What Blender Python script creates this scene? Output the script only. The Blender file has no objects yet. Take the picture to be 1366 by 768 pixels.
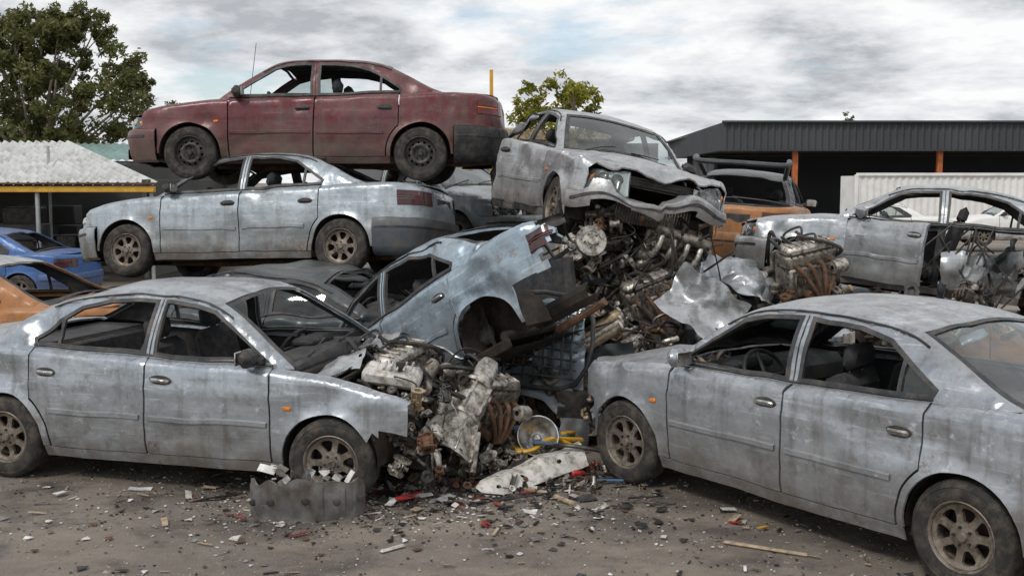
import bpy, math, random
from mathutils import Vector, Matrix, noise, geometry
R=math.radians
scene=bpy.context.scene
# ------------------------------------------------------------ materials
def newmat(name):
    m=bpy.data.materials.new(name); m.use_nodes=True
    nt=m.node_tree; b=nt.nodes['Principled BSDF']
    return m,nt,b
def N(nt,t,**k):
    n=nt.nodes.new(t)
    for a,v in k.items():
        if a in n.inputs.keys(): n.inputs[a].default_value=v
        else: setattr(n,a,v)
    return n
def coords(nt,off=(0,0,0),sc=(1,1,1),kind='Object',rot=(0,0,0)):
    tc=N(nt,'ShaderNodeTexCoord'); mp=N(nt,'ShaderNodeMapping')
    mp.inputs['Location'].default_value=off; mp.inputs['Scale'].default_value=sc; mp.inputs['Rotation'].default_value=rot
    nt.links.new(tc.outputs[kind],mp.inputs['Vector']); return mp.outputs['Vector']
def nz(nt,vec,scale,detail=8,rough=.6,lo=.4,hi=.6,a=0,b=1,dist=0):
    n=N(nt,'ShaderNodeTexNoise'); n.inputs['Scale'].default_value=scale; n.inputs['Detail'].default_value=detail
    n.inputs['Roughness'].default_value=rough; n.inputs['Distortion'].default_value=dist
    nt.links.new(vec,n.inputs['Vector'])
    m=N(nt,'ShaderNodeMapRange'); m.inputs['From Min'].default_value=lo; m.inputs['From Max'].default_value=hi
    m.inputs['To Min'].default_value=a; m.inputs['To Max'].default_value=b
    nt.links.new(n.outputs['Fac'],m.inputs['Value']); return m.outputs['Result']
def mix(nt,fac,c1,c2,mode='MIX'):
    m=nt.nodes.new('ShaderNodeMix'); m.data_type='RGBA'; m.blend_type=mode
    for s,i in ((fac,0),(c1,6),(c2,7)):
        if isinstance(s,(int,float)): m.inputs[i].default_value=s
        elif isinstance(s,tuple): m.inputs[i].default_value=(s[0],s[1],s[2],1)
        else: nt.links.new(s,m.inputs[i])
    return m.outputs[2]
def mul(nt,a,b,op='MULTIPLY',clamp=False):
    m=N(nt,'ShaderNodeMath'); m.operation=op; m.use_clamp=clamp
    for s,i in ((a,0),(b,1)):
        if isinstance(s,(int,float)): m.inputs[i].default_value=s
        else: nt.links.new(s,m.inputs[i])
    return m.outputs[0]
def bump(nt,b,h,strength=.3,dist=.01,prev=None):
    n=N(nt,'ShaderNodeBump'); n.inputs['Strength'].default_value=strength; n.inputs['Distance'].default_value=dist
    nt.links.new(h,n.inputs['Height'])
    if prev is not None: nt.links.new(prev,n.inputs['Normal'])
    nt.links.new(n.outputs[0],b.inputs['Normal']); return n.outputs[0]
def paint(name,base,seed=0,grime=.6,chalk=.5,rust=.5,metal=.66,rough=.21,streak=None,dust=.7):
    m,nt,b=newmat(name); o=(seed*3.7,seed*1.9,seed*5.1)
    v=coords(nt,o); vs=coords(nt,o,(.8,.8,14)); vd=coords(nt,o,(7,7,.55)); vz=coords(nt,o,(1.2,1.2,1.8)); vq=coords(nt,o,(1.5,1.5,40),rot=(.0,.35,.0))
    n1=nz(nt,v,1.1,11,.68,.44,.60); n2=nz(nt,vz,1.7,14,.8,.475,.64); sc=nz(nt,vs,3,6,.6,.61,.64)
    n4=nz(nt,v,11,8,.7,.54,.66); n5=nz(nt,v,6.5,13,.85,.575,.60); run=nz(nt,vd,1.6,5,.6,.52,.70); sq=nz(nt,vq,2.2,4,.5,.655,.67)
    ch=tuple(min(1,c*.7+.20) for c in base)
    col=mix(nt,mul(nt,n1,chalk,clamp=True),base,ch)
    col=mix(nt,mul(nt,n2,grime,clamp=True),col,tuple(c*.30+.02 for c in base))
    st=streak or tuple(min(1,c*1.3+.14) for c in base)
    col=mix(nt,mul(nt,sc,.4,clamp=True),col,st)
    col=mix(nt,mul(nt,mul(nt,n5,sq,'MAXIMUM'),.7*chalk,clamp=True),col,st)
    col=mix(nt,mul(nt,run,.6*grime,clamp=True),col,(.105,.088,.072))
    col=mix(nt,mul(nt,n4,.5*grime,clamp=True),col,(.11,.094,.076))
    tc=N(nt,'ShaderNodeTexCoord'); sp=N(nt,'ShaderNodeSeparateXYZ'); nt.links.new(tc.outputs['Object'],sp.inputs[0])
    mr=N(nt,'ShaderNodeMapRange'); mr.inputs['From Min'].default_value=.18; mr.inputs['From Max'].default_value=.70
    mr.inputs['To Min'].default_value=1; mr.inputs['To Max'].default_value=0; nt.links.new(sp.outputs[2],mr.inputs['Value'])
    d=mul(nt,mr.outputs[0],nz(nt,v,4,10,.7,.3,.60,.25,1.25),clamp=True)
    col=mix(nt,mul(nt,d,.88),col,(.125,.102,.08))
    g=N(nt,'ShaderNodeNewGeometry'); sg_=N(nt,'ShaderNodeSeparateXYZ'); nt.links.new(g.outputs['Normal'],sg_.inputs[0])
    up=mul(nt,mul(nt,mul(nt,mul(nt,sg_.outputs[2],.6,'SUBTRACT',True),1.6,clamp=True),nz(nt,v,2.2,11,.7,.36,.64,.15,1.1),clamp=True),dust)
    col=mix(nt,up,col,(.25,.23,.205))
    rs=nz(nt,v,2.6,13,.78,.605,.635)
    col=mix(nt,mul(nt,rs,rust,clamp=True),col,(.13,.058,.026))
    nt.links.new(col,b.inputs['Base Color'])
    rg=mul(nt,mul(nt,n1,.14),mul(nt,mul(nt,n2,.25),rough,'ADD'),'ADD')
    rg=mul(nt,rg,mul(nt,mul(nt,d,up,'ADD',True),.35),'ADD',True); nt.links.new(rg,b.inputs['Roughness'])
    dm=mul(nt,mul(nt,d,n2,'MAXIMUM'),mul(nt,up,mul(nt,n5,rs,'MAXIMUM'),'MAXIMUM'),'MAXIMUM',True)
    mt=mul(nt,mul(nt,1.0,mul(nt,dm,.85),'SUBTRACT',True),metal); nt.links.new(mt,b.inputs['Metallic'])
    b.inputs['Coat Weight'].default_value=.2; b.inputs['Coat Roughness'].default_value=.22
    p=bump(nt,b,nz(nt,v,3.5,3,.5,0,1),.5,.035); bump(nt,b,nz(nt,v,45,6,.7,0,1),.12,.004,p)
    return m
def simple(name,base,rough=.6,metal=0,var=.35,scale=6,dirt=None,bmp=.3,bscale=30,bdist=.004,spec=.5,dm=.85):
    m,nt,b=newmat(name); v=coords(nt)
    c=mix(nt,nz(nt,v,scale,8,.65,.35,.65),tuple(x*(1-var) for x in base),tuple(min(1,x*(1+var)) for x in base))
    if dirt: c=mix(nt,nz(nt,v,scale*1.7,10,.7,.45,.62,0,dm),c,dirt)
    nt.links.new(c,b.inputs['Base Color']); b.inputs['Metallic'].default_value=metal
    nt.links.new(nz(nt,v,scale*2,6,.6,.3,.7,max(.05,rough-.12),min(1,rough+.15)),b.inputs['Roughness'])
    b.inputs['Specular IOR Level'].default_value=spec
    if bmp: bump(nt,b,nz(nt,v,bscale,6,.65,0,1),bmp,bdist)
    return m
M={}
M['silA']=paint('silver_paint_a',(.40,.44,.48),1,.85,.6,.85); M['silB']=paint('silver_paint_b',(.41,.44,.475),2,.78,.6,.6)
M['silC']=paint('silver_paint_c',(.42,.48,.52),3,.62,.5,.6); M['silE']=paint('silver_paint_e',(.45,.465,.48),4,.7,.5,.9)
M['silF']=paint('silver_paint_f',(.35,.44,.51),5,.65); M['silG']=paint('silver_paint_g',(.46,.49,.515),6,.65)
M['red']=paint('red_paint',(.115,.006,.010),7,.95,.22,.7,.15,.26,(.27,.085,.08),.5)
M['dark']=paint('dark_paint',(.030,.043,.05),8,.5,.12,.5,.2,.33,None,.45); M['orange']=paint('orange_paint',(.40,.15,.025),9,.6,.2,.5,.1,.4)
M['white']=paint('white_paint',(.78,.78,.76),10,.1,.2,.1,0,.4,None,.2); M['blue']=paint('blue_paint',(.03,.12,.35),11,.3,.1,.1,.2,.3)
M['black']=simple('black_plastic',(.020,.021,.023),.5,0,.4,5,(.08,.07,.06),.25)
M['trim']=simple('dark_trim',(.03,.032,.036),.5,0,.3,5,(.10,.09,.075),.2)
M['bumper_grey']=simple('grey_bumper_plastic',(.08,.09,.105),.5,0,.3,3,(.14,.13,.11),.2)
M['bracket']=simple('bracket_plastic',(.19,.19,.19),.4,.3,.3,4,(.11,.09,.07),.3)
M['rubber']=simple('tyre_rubber',(.024,.023,.022),.8,0,.3,8,(.095,.078,.062),.5,80,.003)
M['alloy']=simple('dirty_alloy',(.22,.19,.155),.5,.4,.3,9,(.085,.062,.042),.3,60)
M['steelw']=simple('steel_wheel',(.05,.05,.052),.5,.4,.4,9,(.12,.10,.08),.3)
M['int']=simple('interior_vinyl',(.030,.031,.035),.75,0,.4,4,(.08,.075,.065),.3)
M['seat']=simple('seat_fabric',(.035,.038,.044),.9,0,.35,8,(.09,.08,.07),.4,120)
M['under']=simple('underbody',(.022,.019,.017),.85,.1,.5,5,(.065,.045,.03),.5)
M['alu']=simple('cast_aluminium',(.54,.515,.47),.42,.7,.35,9,(.13,.10,.07),.6,40,.006,dm=1)
M['alu2']=simple('dirty_aluminium',(.27,.245,.21),.48,.55,.45,11,(.06,.045,.03),.6,40,.006,dm=1)
M['steel']=simple('greasy_steel',(.07,.067,.063),.42,.6,.5,8,(.045,.032,.023),.5)
M['rust']=simple('rusty_steel',(.15,.08,.048),.8,.2,.5,9,(.06,.035,.02),.6)
M['tan']=simple('tan_casting',(.42,.34,.23),.48,.5,.3,8,(.14,.09,.05),.4)
M['chrome']=simple('dull_chrome',(.60,.59,.57),.25,.9,.2,6,(.2,.18,.15),.2)
M['pale']=simple('pale_painted_steel',(.62,.60,.56),.45,.1,.12,7,(.20,.17,.13),.3)
M['yellow']=simple('yellow_plastic',(.72,.39,.02),.5,0,.2,6,(.25,.15,.05),dm=.4)
M['redpl']=simple('red_plastic',(.40,.03,.03),.4,0,.25,6,(.12,.05,.04))
M['bluepl']=simple('blue_hose',(.05,.13,.24),.5,0,.25,6,(.08,.08,.08))
M['whitepl']=simple('white_plastic',(.74,.74,.72),.5,0,.1,6,(.40,.38,.35))
M['wood']=simple('weathered_wood',(.40,.31,.21),.8,0,.3,12,(.2,.16,.12))
M['orangel']=simple('amber_lens',(.75,.22,.02),.15,0,.1,6,None,0)
M['redl']=simple('red_lens',(.17,.012,.014),.14,0,.3,5,(.05,.025,.022),.1)
M['smoke']=simple('smoked_lens',(.085,.026,.028),.14,0,.3,5,(.06,.045,.04),.1)
M['lensback']=simple('lamp_reflector',(.7,.7,.7),.2,.9,.1,6,None,.3,60)
def glass(name,tint=(.72,.78,.77),dust=.2):
    m,nt,b=newmat(name); nt.nodes.remove(b); out=nt.nodes['Material Output']
    tr=N(nt,'ShaderNodeBsdfTransparent'); tr.inputs[0].default_value=(*tint,1)
    gl=N(nt,'ShaderNodeBsdfGlossy'); gl.inputs['Roughness'].default_value=.06; gl.inputs[0].default_value=(.9,.93,.95,1)
    df=N(nt,'ShaderNodeBsdfDiffuse'); df.inputs[0].default_value=(.28,.28,.27,1)
    fr=N(nt,'ShaderNodeFresnel'); fr.inputs[0].default_value=1.5
    mx=N(nt,'ShaderNodeMixShader'); nt.links.new(mul(nt,fr.outputs[0],1.4,clamp=True),mx.inputs[0]); nt.links.new(tr.outputs[0],mx.inputs[1]); nt.links.new(gl.outputs[0],mx.inputs[2])
    m2=N(nt,'ShaderNodeMixShader'); v=coords(nt); nt.links.new(nz(nt,v,4,8,.7,.35,.75,dust*.3,dust*1.8),m2.inputs[0])
    nt.links.new(mx.outputs[0],m2.inputs[1]); nt.links.new(df.outputs[0],m2.inputs[2]); nt.links.new(m2.outputs[0],out.inputs[0])
    return m
M['glass']=glass('dusty_glass',(.58,.66,.64),.10); M['lens']=glass('lamp_lens',dust=.1)

# ------------------------------------------------------------ mesh helpers
def flip(F): return [tuple(reversed(f)) for f in F]
def orient(V,F,d):
    s=0
    for f in F:
        a,b,c=V[f[0]],V[f[1]],V[f[2]]
        n=(Vector(b)-Vector(a)).cross(Vector(c)-Vector(a)); dd=d(Vector(a)) if callable(d) else Vector(d); s+=n.dot(dd)
    return flip(F) if s<0 else F
def obj_from(name,V,F,mats,mi=None,parent=None,smooth=True,solid=0,split=None,inner=False,sharp=None):
    me=bpy.data.meshes.new(name); me.from_pydata([tuple(v) for v in V],[],F)
    for m in mats: me.materials.append(m)
    if mi: me.polygons.foreach_set('material_index',mi)
    if smooth: me.polygons.foreach_set('use_smooth',[True]*len(F))
    if sharp: me.set_sharp_from_angle(angle=R(sharp))
    me.update(); o=bpy.data.objects.new(name,me); scene.collection.objects.link(o)
    if solid:
        s=o.modifiers.new('solid','SOLIDIFY'); s.thickness=solid; s.offset=-1
        if inner: s.material_offset=1
        e=o.modifiers.new('split','EDGE_SPLIT'); e.split_angle=R(split or 40)
    if parent: o.parent=parent
    return o
_cb=None
def cb_template():
    global _cb
    if _cb: return _cb
    idx={};pts=[]
    for sx in(-1,1):
        for sy in(-1,1):
            for sz in(-1,1):
                for a in range(3):
                    idx[(sx,sy,sz,a)]=len(pts); pts.append(((sx,sy,sz),a))
    F=[]
    for a in range(3):
        o=[i for i in range(3) if i!=a]
        for s in(-1,1):
            q=[]
            for (p,r) in((-1,-1),(1,-1),(1,1),(-1,1)):
                t=[0,0,0];t[a]=s;t[o[0]]=p;t[o[1]]=r;q.append(idx[(*t,a)])
            F.append(q)
        for p in(-1,1):
            for r in(-1,1):
                t1=[0,0,0];t1[a]=-1;t1[o[0]]=p;t1[o[1]]=r;t2=list(t1);t2[a]=1
                F.append([idx[(*t1,o[0])],idx[(*t2,o[0])],idx[(*t2,o[1])],idx[(*t1,o[1])]])
    for sx in(-1,1):
        for sy in(-1,1):
            for sz in(-1,1): F.append([idx[(sx,sy,sz,a)] for a in range(3)])
    V=[Vector([s[i]*(1 if i==a else .8) for i in range(3)]) for s,a in pts]
    G=[]
    for f in F:
        n=(V[f[1]]-V[f[0]]).cross(V[f[2]]-V[f[0]]); c=sum((V[i] for i in f),Vector())/len(f)
        G.append(tuple(f) if n.dot(c)>0 else tuple(reversed(f)))
    _cb=(pts,G); return _cb
def catmull(P,n=6):
    P=[Vector(p) for p in P]
    if len(P)<3: return [P[0].lerp(P[-1],i/n) for i in range(n+1)]
    out=[];Q=[P[0]*2-P[1]]+P+[P[-1]*2-P[-2]]
    for i in range(1,len(Q)-2):
        for k in range(n):
            t=k/n;a,b,c,d=Q[i-1:i+3]
            out.append(.5*((2*b)+(c-a)*t+(2*a-5*b+4*c-d)*t*t+(3*b-a-3*c+d)*t**3))
    out.append(P[-1]);return out
class MB:
    def __init__(s): s.V=[];s.F=[];s.I=[];s.mats=[]
    def mi(s,m):
        m=M[m] if isinstance(m,str) else m
        if m not in s.mats: s.mats.append(m)
        return s.mats.index(m)
    def raw(s,V,F,mat,Mx=None):
        o=len(s.V);k=s.mi(mat)
        s.V+=[(Mx@Vector(v)) if Mx else Vector(v) for v in V]
        s.F+=[tuple(i+o for i in f) for f in F]; s.I+=[k]*len(F)
    def box(s,c,d,mat,rot=None,ch=.01,Mx=None):
        pts,F=cb_template(); h=[x/2 for x in d]; ch=min(ch,min(h)*.9)
        Rm=Matrix.Translation(c)@(rot.to_4x4() if rot else Matrix())
        V=[Rm@Vector([sg[i]*(h[i] if i==a else h[i]-ch) for i in range(3)]) for sg,a in pts]
        s.raw(V,F,mat,Mx)
    def lathe(s,prof,mat,Mx=None,seg=24,closed=False,wob=None):
        V=[];n=len(prof)
        for (r,h) in prof:
            for k in range(seg):
                a=2*math.pi*k/seg; rr=r*(wob(a,h) if wob else 1)
                V.append((rr*math.cos(a),rr*math.sin(a),h))
        F=[]
        for i in range(n-1):
            for k in range(seg):
                k2=(k+1)%seg; F.append((i*seg+k,i*seg+k2,(i+1)*seg+k2,(i+1)*seg+k))
        s.raw(V,F,mat,Mx)
    def tube(s,P,r,mat,seg=8,n=5,smooth=True,ring=0,Mx=None,cap=True):
        C=catmull(P,n) if smooth else [Vector(p) for p in P]
        V=[];up=Vector((0,0,1))
        for i,p in enumerate(C):
            t=(C[min(i+1,len(C)-1)]-C[max(i-1,0)]); t=t.normalized() if t.length>1e-9 else Vector((1,0,0))
            if abs(t.dot(up))>.9: up=Vector((t.y,t.z,t.x))
            a=t.cross(up).normalized();b=a.cross(t);up=b
            rr=(r[0]+(r[1]-r[0])*i/(len(C)-1)) if isinstance(r,tuple) else r
            if ring: rr*=(1+.14*(i%2))
            for k in range(seg):
                w=2*math.pi*k/seg; V.append(p+a*rr*math.cos(w)+b*rr*math.sin(w))
        F=[]
        for i in range(len(C)-1):
            for k in range(seg):
                k2=(k+1)%seg; F.append((i*seg+k,(i+1)*seg+k,(i+1)*seg+k2,i*seg+k2))
        if cap: F.append(tuple(range(seg)));F.append(tuple(reversed(range((len(C)-1)*seg,len(C)*seg))))
        s.raw(V,F,mat,Mx)
    def sheet(s,w,h,mat,Mx,amp=.05,seed=0,nu=16,nv=10,curl=0,cut=0,thick=.004):
        V=[]
        for i in range(nu+1):
            for j in range(nv+1):
                u=i/nu-.5;v=j/nv-.5; q=Vector((u*w*3+seed,v*h*3,seed*1.7))
                z=amp*(noise.noise(q)*1.2+.5*abs(noise.noise(q*2.3)))+curl*(4*v*v)
                V.append(Vector((u*w+amp*.5*noise.noise(q*1.7),v*h+amp*.5*noise.noise(q*1.9+Vector((5,5,5))),z)))
        F=[]
        for i in range(nu):
            for j in range(nv):
                if cut and noise.noise(Vector((i*.35,j*.35,seed)))>1-cut and (i in(0,1,nu-1,nu-2) or j in(0,nv-1)): continue
                a=i*(nv+1)+j; F.append((a,a+nv+1,a+nv+2,a+1))
        n=len(V); V2=V+[v-Vector((0,0,thick)) for v in V]
        s.raw(V2,F+[tuple(x+n for x in reversed(f)) for f in F],mat,Mx)
    def obj(s,name,parent=None,smooth=True,sharp=38,**k):
        return obj_from(name,s.V,s.F,s.mats,s.I,parent,smooth,sharp=sharp,**k)
def TR(loc,rx=0,ry=0,rz=0,sc=1):
    return Matrix.Translation(loc)@Matrix.Rotation(R(rz),4,'Z')@Matrix.Rotation(R(ry),4,'Y')@Matrix.Rotation(R(rx),4,'X')@Matrix.Scale(sc,4)
def AX(p,q):
    p=Vector(p);d=Vector(q)-p; return Matrix.Translation(p)@d.to_track_quat('Z','Y').to_matrix().to_4x4()
def rotm(rx=0,ry=0,rz=0): return Matrix.Rotation(R(rz),3,'Z')@Matrix.Rotation(R(ry),3,'Y')@Matrix.Rotation(R(rx),3,'X')

# ------------------------------------------------------------ 2D panel triangulation
def densify(P,step):
    out=[]
    for i in range(len(P)):
        a=Vector(P[i]);b=Vector(P[(i+1)%len(P)]);n=max(1,int((b-a).length/step+.5))
        for k in range(n): out.append(a.lerp(b,k/n))
    return out
def inpoly(x,y,P):
    c=False;j=len(P)-1
    for i in range(len(P)):
        xi,yi=P[i];xj,yj=P[j]
        if (yi>y)!=(yj>y) and x<(xj-xi)*(y-yi)/(yj-yi)+xi: c=not c
        j=i
    return c
_cache={}
def tri2d(key,outer,holes=(),step=.06,extra=()):
    if key in _cache: return _cache[key]
    loops=[densify(outer,step)]+[densify(h,step) for h in holes]
    pts=[];E=[]
    for L in loops:
        o=len(pts);pts+=L;E+=[(o+i,o+(i+1)%len(L)) for i in range(len(L))]
    xs=[p[0] for p in loops[0]];ys=[p[1] for p in loops[0]]
    cand=[];rows=0;y=min(ys)+step*.5
    while y<max(ys):
        x=min(xs)+(step*.5 if rows%2 else 0)
        while x<max(xs): cand.append((x,y));x+=step
        y+=step*.87;rows+=1
    cand+=list(extra)
    B=pts[:]
    for n,(x,y) in enumerate(cand):
        ex=n>=len(cand)-len(extra); lim=(.008 if ex else step*.45)**2
        if not inpoly(x,y,loops[0]) or any(inpoly(x,y,h) for h in loops[1:]): continue
        if any((x-p[0])**2+(y-p[1])**2<lim for p in B): continue
        pts.append(Vector((x,y)))
    r=geometry.delaunay_2d_cdt(pts,E,[],0,1e-6)
    V=[(v[0],v[1]) for v in r[0]];F=[]
    for f in r[2]:
        cx=sum(V[i][0] for i in f)/3;cy=sum(V[i][1] for i in f)/3
        if inpoly(cx,cy,loops[0]) and not any(inpoly(cx,cy,h) for h in loops[1:]): F.append(tuple(f))
    _cache[key]=(V,F);return V,F
def slab(mb,V2,F,fn,th,mat,Mx=None):
    n=len(V2);A=[Vector(fn(*p)) for p in V2]; B=[a-Vector((0,0,th)) for a in A]
    F=orient(A,F,(0,0,1)); cnt={}
    for f in F:
        for i in range(len(f)):
            e=(f[i],f[(i+1)%len(f)]); cnt[e]=1
    side=[(b,a,a+n,b+n) for (a,b) in cnt if (b,a) not in cnt]
    mb.raw(A+B,list(F)+[tuple(x+n for x in reversed(f)) for f in F]+side,mat,Mx)

# ------------------------------------------------------------ car body surface
def herm(P):
    P=sorted(P);xs=[p[0] for p in P];ys=[p[1] for p in P];n=len(P)
    t=[(ys[min(i+1,n-1)]-ys[max(i-1,0)])/(xs[min(i+1,n-1)]-xs[max(i-1,0)]) for i in range(n)]
    def f(x):
        x=min(max(x,xs[0]),xs[-1]);i=0
        while i<n-2 and x>xs[i+1]: i+=1
        h=xs[i+1]-xs[i];s=(x-xs[i])/h
        return (2*s**3-3*s*s+1)*ys[i]+(s**3-2*s*s+s)*h*t[i]+(-2*s**3+3*s*s)*ys[i+1]+(s**3-s*s)*h*t[i+1]
    return f
ZB=herm([(-2.25,.945),(-2.0,.97),(-1.5,.985),(-1.0,.965),(0,.935),(1.0,.905),(1.4,.865),(1.8,.79),(2.0,.735),(2.15,.68)])
ZT=herm([(-1.56,.985),(-1.4,1.045),(-1.1,1.205),(-.85,1.318),(-.6,1.365),(-.2,1.388),(.2,1.36),(.4,1.30),(.7,1.118),(1.0,.906)])
EN={1:(1.5,.64,2.7),-1:(-1.55,.67,3.3)}
def Wx(x,b=.84):
    if x>1.5: t=(x-1.5)/.64;n=2.7
    elif x<-1.55: t=(-1.55-x)/.67;n=3.3
    else: return b
    return b*max(0,1-min(t,1)**n)**(1/n)
def tuck(z,zb,r=.06):
    t=.06*((.5-z)/.3)**2 if z<.5 else .035*((z-.5)/.45)**2
    d=z-(zb-r)
    if d>0: d=min(d,r); t+=r-math.sqrt(max(0,r*r-d*d))
    return t
def side_y(x,z):
    y=Wx(x)-tuck(z,ZB(x))
    for cx in(1.3,-1.3):
        d=math.hypot(x-cx,z-.3)
        if .3<d<.46: y+=.018*math.exp(-((d-.345)/.032)**2)
    y+=.010*math.exp(-((z-.72)/.018)**2)
    y-=.010*math.exp(-((z-.42)/.05)**2)
    return y
def ytop(x): return side_y(x,ZB(x))
def gh_y(x,z):
    zb=ZB(x);h=max(0,z-zb);y=ytop(min(max(x,-1.56),1.0))-.10*h/.43-.09*(h/.43)**2
    zt=ZT(min(max(x,-1.56),1.0));d=z-(zt-.05)
    if d>0: d=min(d,.05);y-=.05-math.sqrt(max(0,.0025-d*d))
    return y
def yroof(x): return gh_y(x,ZT(x))
def topline(a,b,f=ZB,st=.05):
    n=max(1,int(abs(b-a)/st));return [(a+(b-a)*i/n,f(a+(b-a)*i/n)) for i in range(n+1)]
def arc(cx,r,a0,a1,n=22): return [(cx+r*math.cos(R(a0+(a1-a0)*i/n)),.3+r*math.sin(R(a0+(a1-a0)*i/n))) for i in range(n+1)]
PAN={}
PAN['fender']=[(.872,.27)]+arc(1.3,.345,185,0)+[(1.668,.30),(1.668,.575),(1.86,.575)]+topline(1.86,.872)
PAN['front_door']=[(-.092,.27),(.858,.27)]+topline(.858,-.092)
PAN['rear_door']=[(-.107,.27)]+topline(-.107,-1.046)+arc(-1.3,.404,51,0,10)+[(-.896,.27)]
PAN['quarter']=[(-.910,.27)]+arc(-1.3,.390,0,51,10)+[(-1.060,ZB(-1.060))]+topline(-1.062,-1.93)+[(-1.93,.60),(-1.668,.60),(-1.668,.30)]+arc(-1.3,.345,180,-5)
PAN['sill']=[(-.95,.19),(.95,.19),(.95,.261),(-.95,.261)]
GH=topline(-1.56,1.0)+topline(.99,-1.55,ZT)
W1=[(.82,.955),(.36,1.262),(.2,1.30),(-.06,1.325),(-.06,.96)]
W2=[(-.14,.965),(-.14,1.328),(-.5,1.312),(-.72,1.262),(-1.07,1.035),(-1.05,.992)]
def shrink(P,d):
    out=[];n=len(P);ar=sum(P[i][0]*P[(i+1)%n][1]-P[(i+1)%n][0]*P[i][1] for i in range(n));sg=1 if ar>0 else -1
    for i in range(n):
        a=Vector(P[i-1]);b=Vector(P[i]);c=Vector(P[(i+1)%n]);u=(b-a).normalized();w=(c-b).normalized()
        n1=Vector((-u.y,u.x))*sg;n2=Vector((-w.y,w.x))*sg;m=(n1+n2);m=m/max(.35,m.length_squared/2)
        q=b+m*d;out.append((q.x,q.y))
    return out
def rows(P):
    xs=[p[0] for p in P];e=[];x=min(xs)
    while x<max(xs):
        for k in(.005,.018,.035,.055): e.append((x,ZB(x)-k))
        x+=.05
    return e
def plan(end,n=60,xlim=None,ymin=None,ymax=None):
    xa,a,ns=EN[end];raw=[]
    for i in range(401):
        th=-math.pi/2+math.pi*i/400
        y=.84*math.copysign(abs(math.sin(th))**(2/ns),th);x=xa+end*a*abs(math.cos(th))**(2/ns);raw.append(Vector((x,y)))
    raw=[p for p in raw if (xlim is None or p.x*end>=xlim) and (ymin is None or ymin<=p.y<=ymax)]
    L=[0]
    for i in range(1,len(raw)): L.append(L[-1]+(raw[i]-raw[i-1]).length)
    out=[];j=0
    for k in range(n+1):
        s=L[-1]*k/n
        while j<len(L)-2 and L[j+1]<s: j+=1
        t=(s-L[j])/max(1e-9,L[j+1]-L[j]);out.append(raw[j].lerp(raw[j+1],t))
    res=[]
    for i,p in enumerate(out):
        t=out[min(i+1,n)]-out[max(i-1,0)];nn=Vector((t.y,-t.x)).normalized()
        if nn.dot(Vector((end,0)))<0 and abs(nn.x)>.05: nn=-nn
        if nn.dot(Vector((p.x-xa,p.y)))<0: nn=-nn
        res.append((p,nn))
    return res
def sweep(path,prof):
    V=[];m=0
    for p,n in path:
        pr=prof(p) if callable(prof) else prof; m=len(pr)
        for o,z in pr: V.append(Vector((p.x+n.x*o,p.y+n.y*o,z)))
    F=[(i*m+j,(i+1)*m+j,(i+1)*m+j+1,i*m+j+1) for i in range(len(path)-1) for j in range(m-1)]
    return V,F
def grid(fn,nu,nv):
    V=[Vector(fn(i/nu,j/nv)) for i in range(nu+1) for j in range(nv+1)]
    F=[(i*(nv+1)+j,(i+1)*(nv+1)+j,(i+1)*(nv+1)+j+1,i*(nv+1)+j+1) for i in range(nu) for j in range(nv)]
    return V,F

# ------------------------------------------------------------ wheels
def wheel_mesh(kind):
    mb=MB()
    tp=[(.185,-.085),(.2,-.097),(.245,-.102),(.282,-.092),(.298,-.07),(.302,-.04),(.302,-.012),(.294,-.010),(.294,-.004),(.302,-.002),(.302,.02),(.295,.022),(.295,.028),(.302,.03),(.301,.045),(.297,.072),(.282,.092),(.262,.099),(.258,.096),(.245,.102),(.2,.097),(.188,.088)]
    mb.lathe(tp,'rubber',seg=56)
    mt='alloy' if kind=='alloy' else 'steelw'
    mb.lathe([(.188,.088),(.192,.09),(.186,.094),(.178,.086),(.172,.06),(.165,.02),(.168,-.085)],mt,seg=48)
    mb.lathe([(.0,-.03),(.14,-.03),(.142,-.05),(.168,-.06)],'under',seg=24)
    circ=lambda r,n=48:[(r*math.cos(2*math.pi*i/n),r*math.sin(2*math.pi*i/n)) for i in range(n)]
    holes=[]
    if kind=='alloy':
        k=7
        for j in range(k):
            c=2*math.pi*j/k;P=[]
            for (r,a) in((.078,-.17),(.078,.17),(.105,.27),(.14,.30),(.152,.2),(.154,0),(.152,-.2),(.14,-.30),(.105,-.27)): P.append((r*math.cos(c+a),r*math.sin(c+a)))
            holes.append(P)
        fn=lambda x,y:(x,y,.045+.03*math.exp(-(math.hypot(x,y)/.09)**2)+.028*(math.hypot(x,y)/.17)**4)
    else:
        k=12
        for j in range(k):
            c=2*math.pi*j/k;cx,cy=.128*math.cos(c),.128*math.sin(c);holes.append([(cx+.015*math.cos(t*.7854),cy+.015*math.sin(t*.7854)) for t in range(8)])
        fn=lambda x,y:(x,y,.03+.035*math.exp(-((math.hypot(x,y)-.10)/.03)**2)+.02*math.exp(-(math.hypot(x,y)/.03)**2))
    V,F=tri2d('wh'+kind,circ(.172),holes,.018); slab(mb,V,F,fn,.022,mt)
    mb.lathe([(.0,.088),(.024,.087),(.03,.08),(.032,.06)],mt,seg=20)
    for j in range(5):
        c=2*math.pi*j/5+.3; mb.lathe([(0,.082),(.008,.082),(.009,.05)],'steel',Matrix.Translation((.05*math.cos(c),.05*math.sin(c),0)),seg=6)
    me_o=mb.obj('wheel_src_'+kind); me=me_o.data; bpy.data.objects.remove(me_o); return me
WH={k:wheel_mesh(k) for k in('alloy','steel')}

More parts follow.
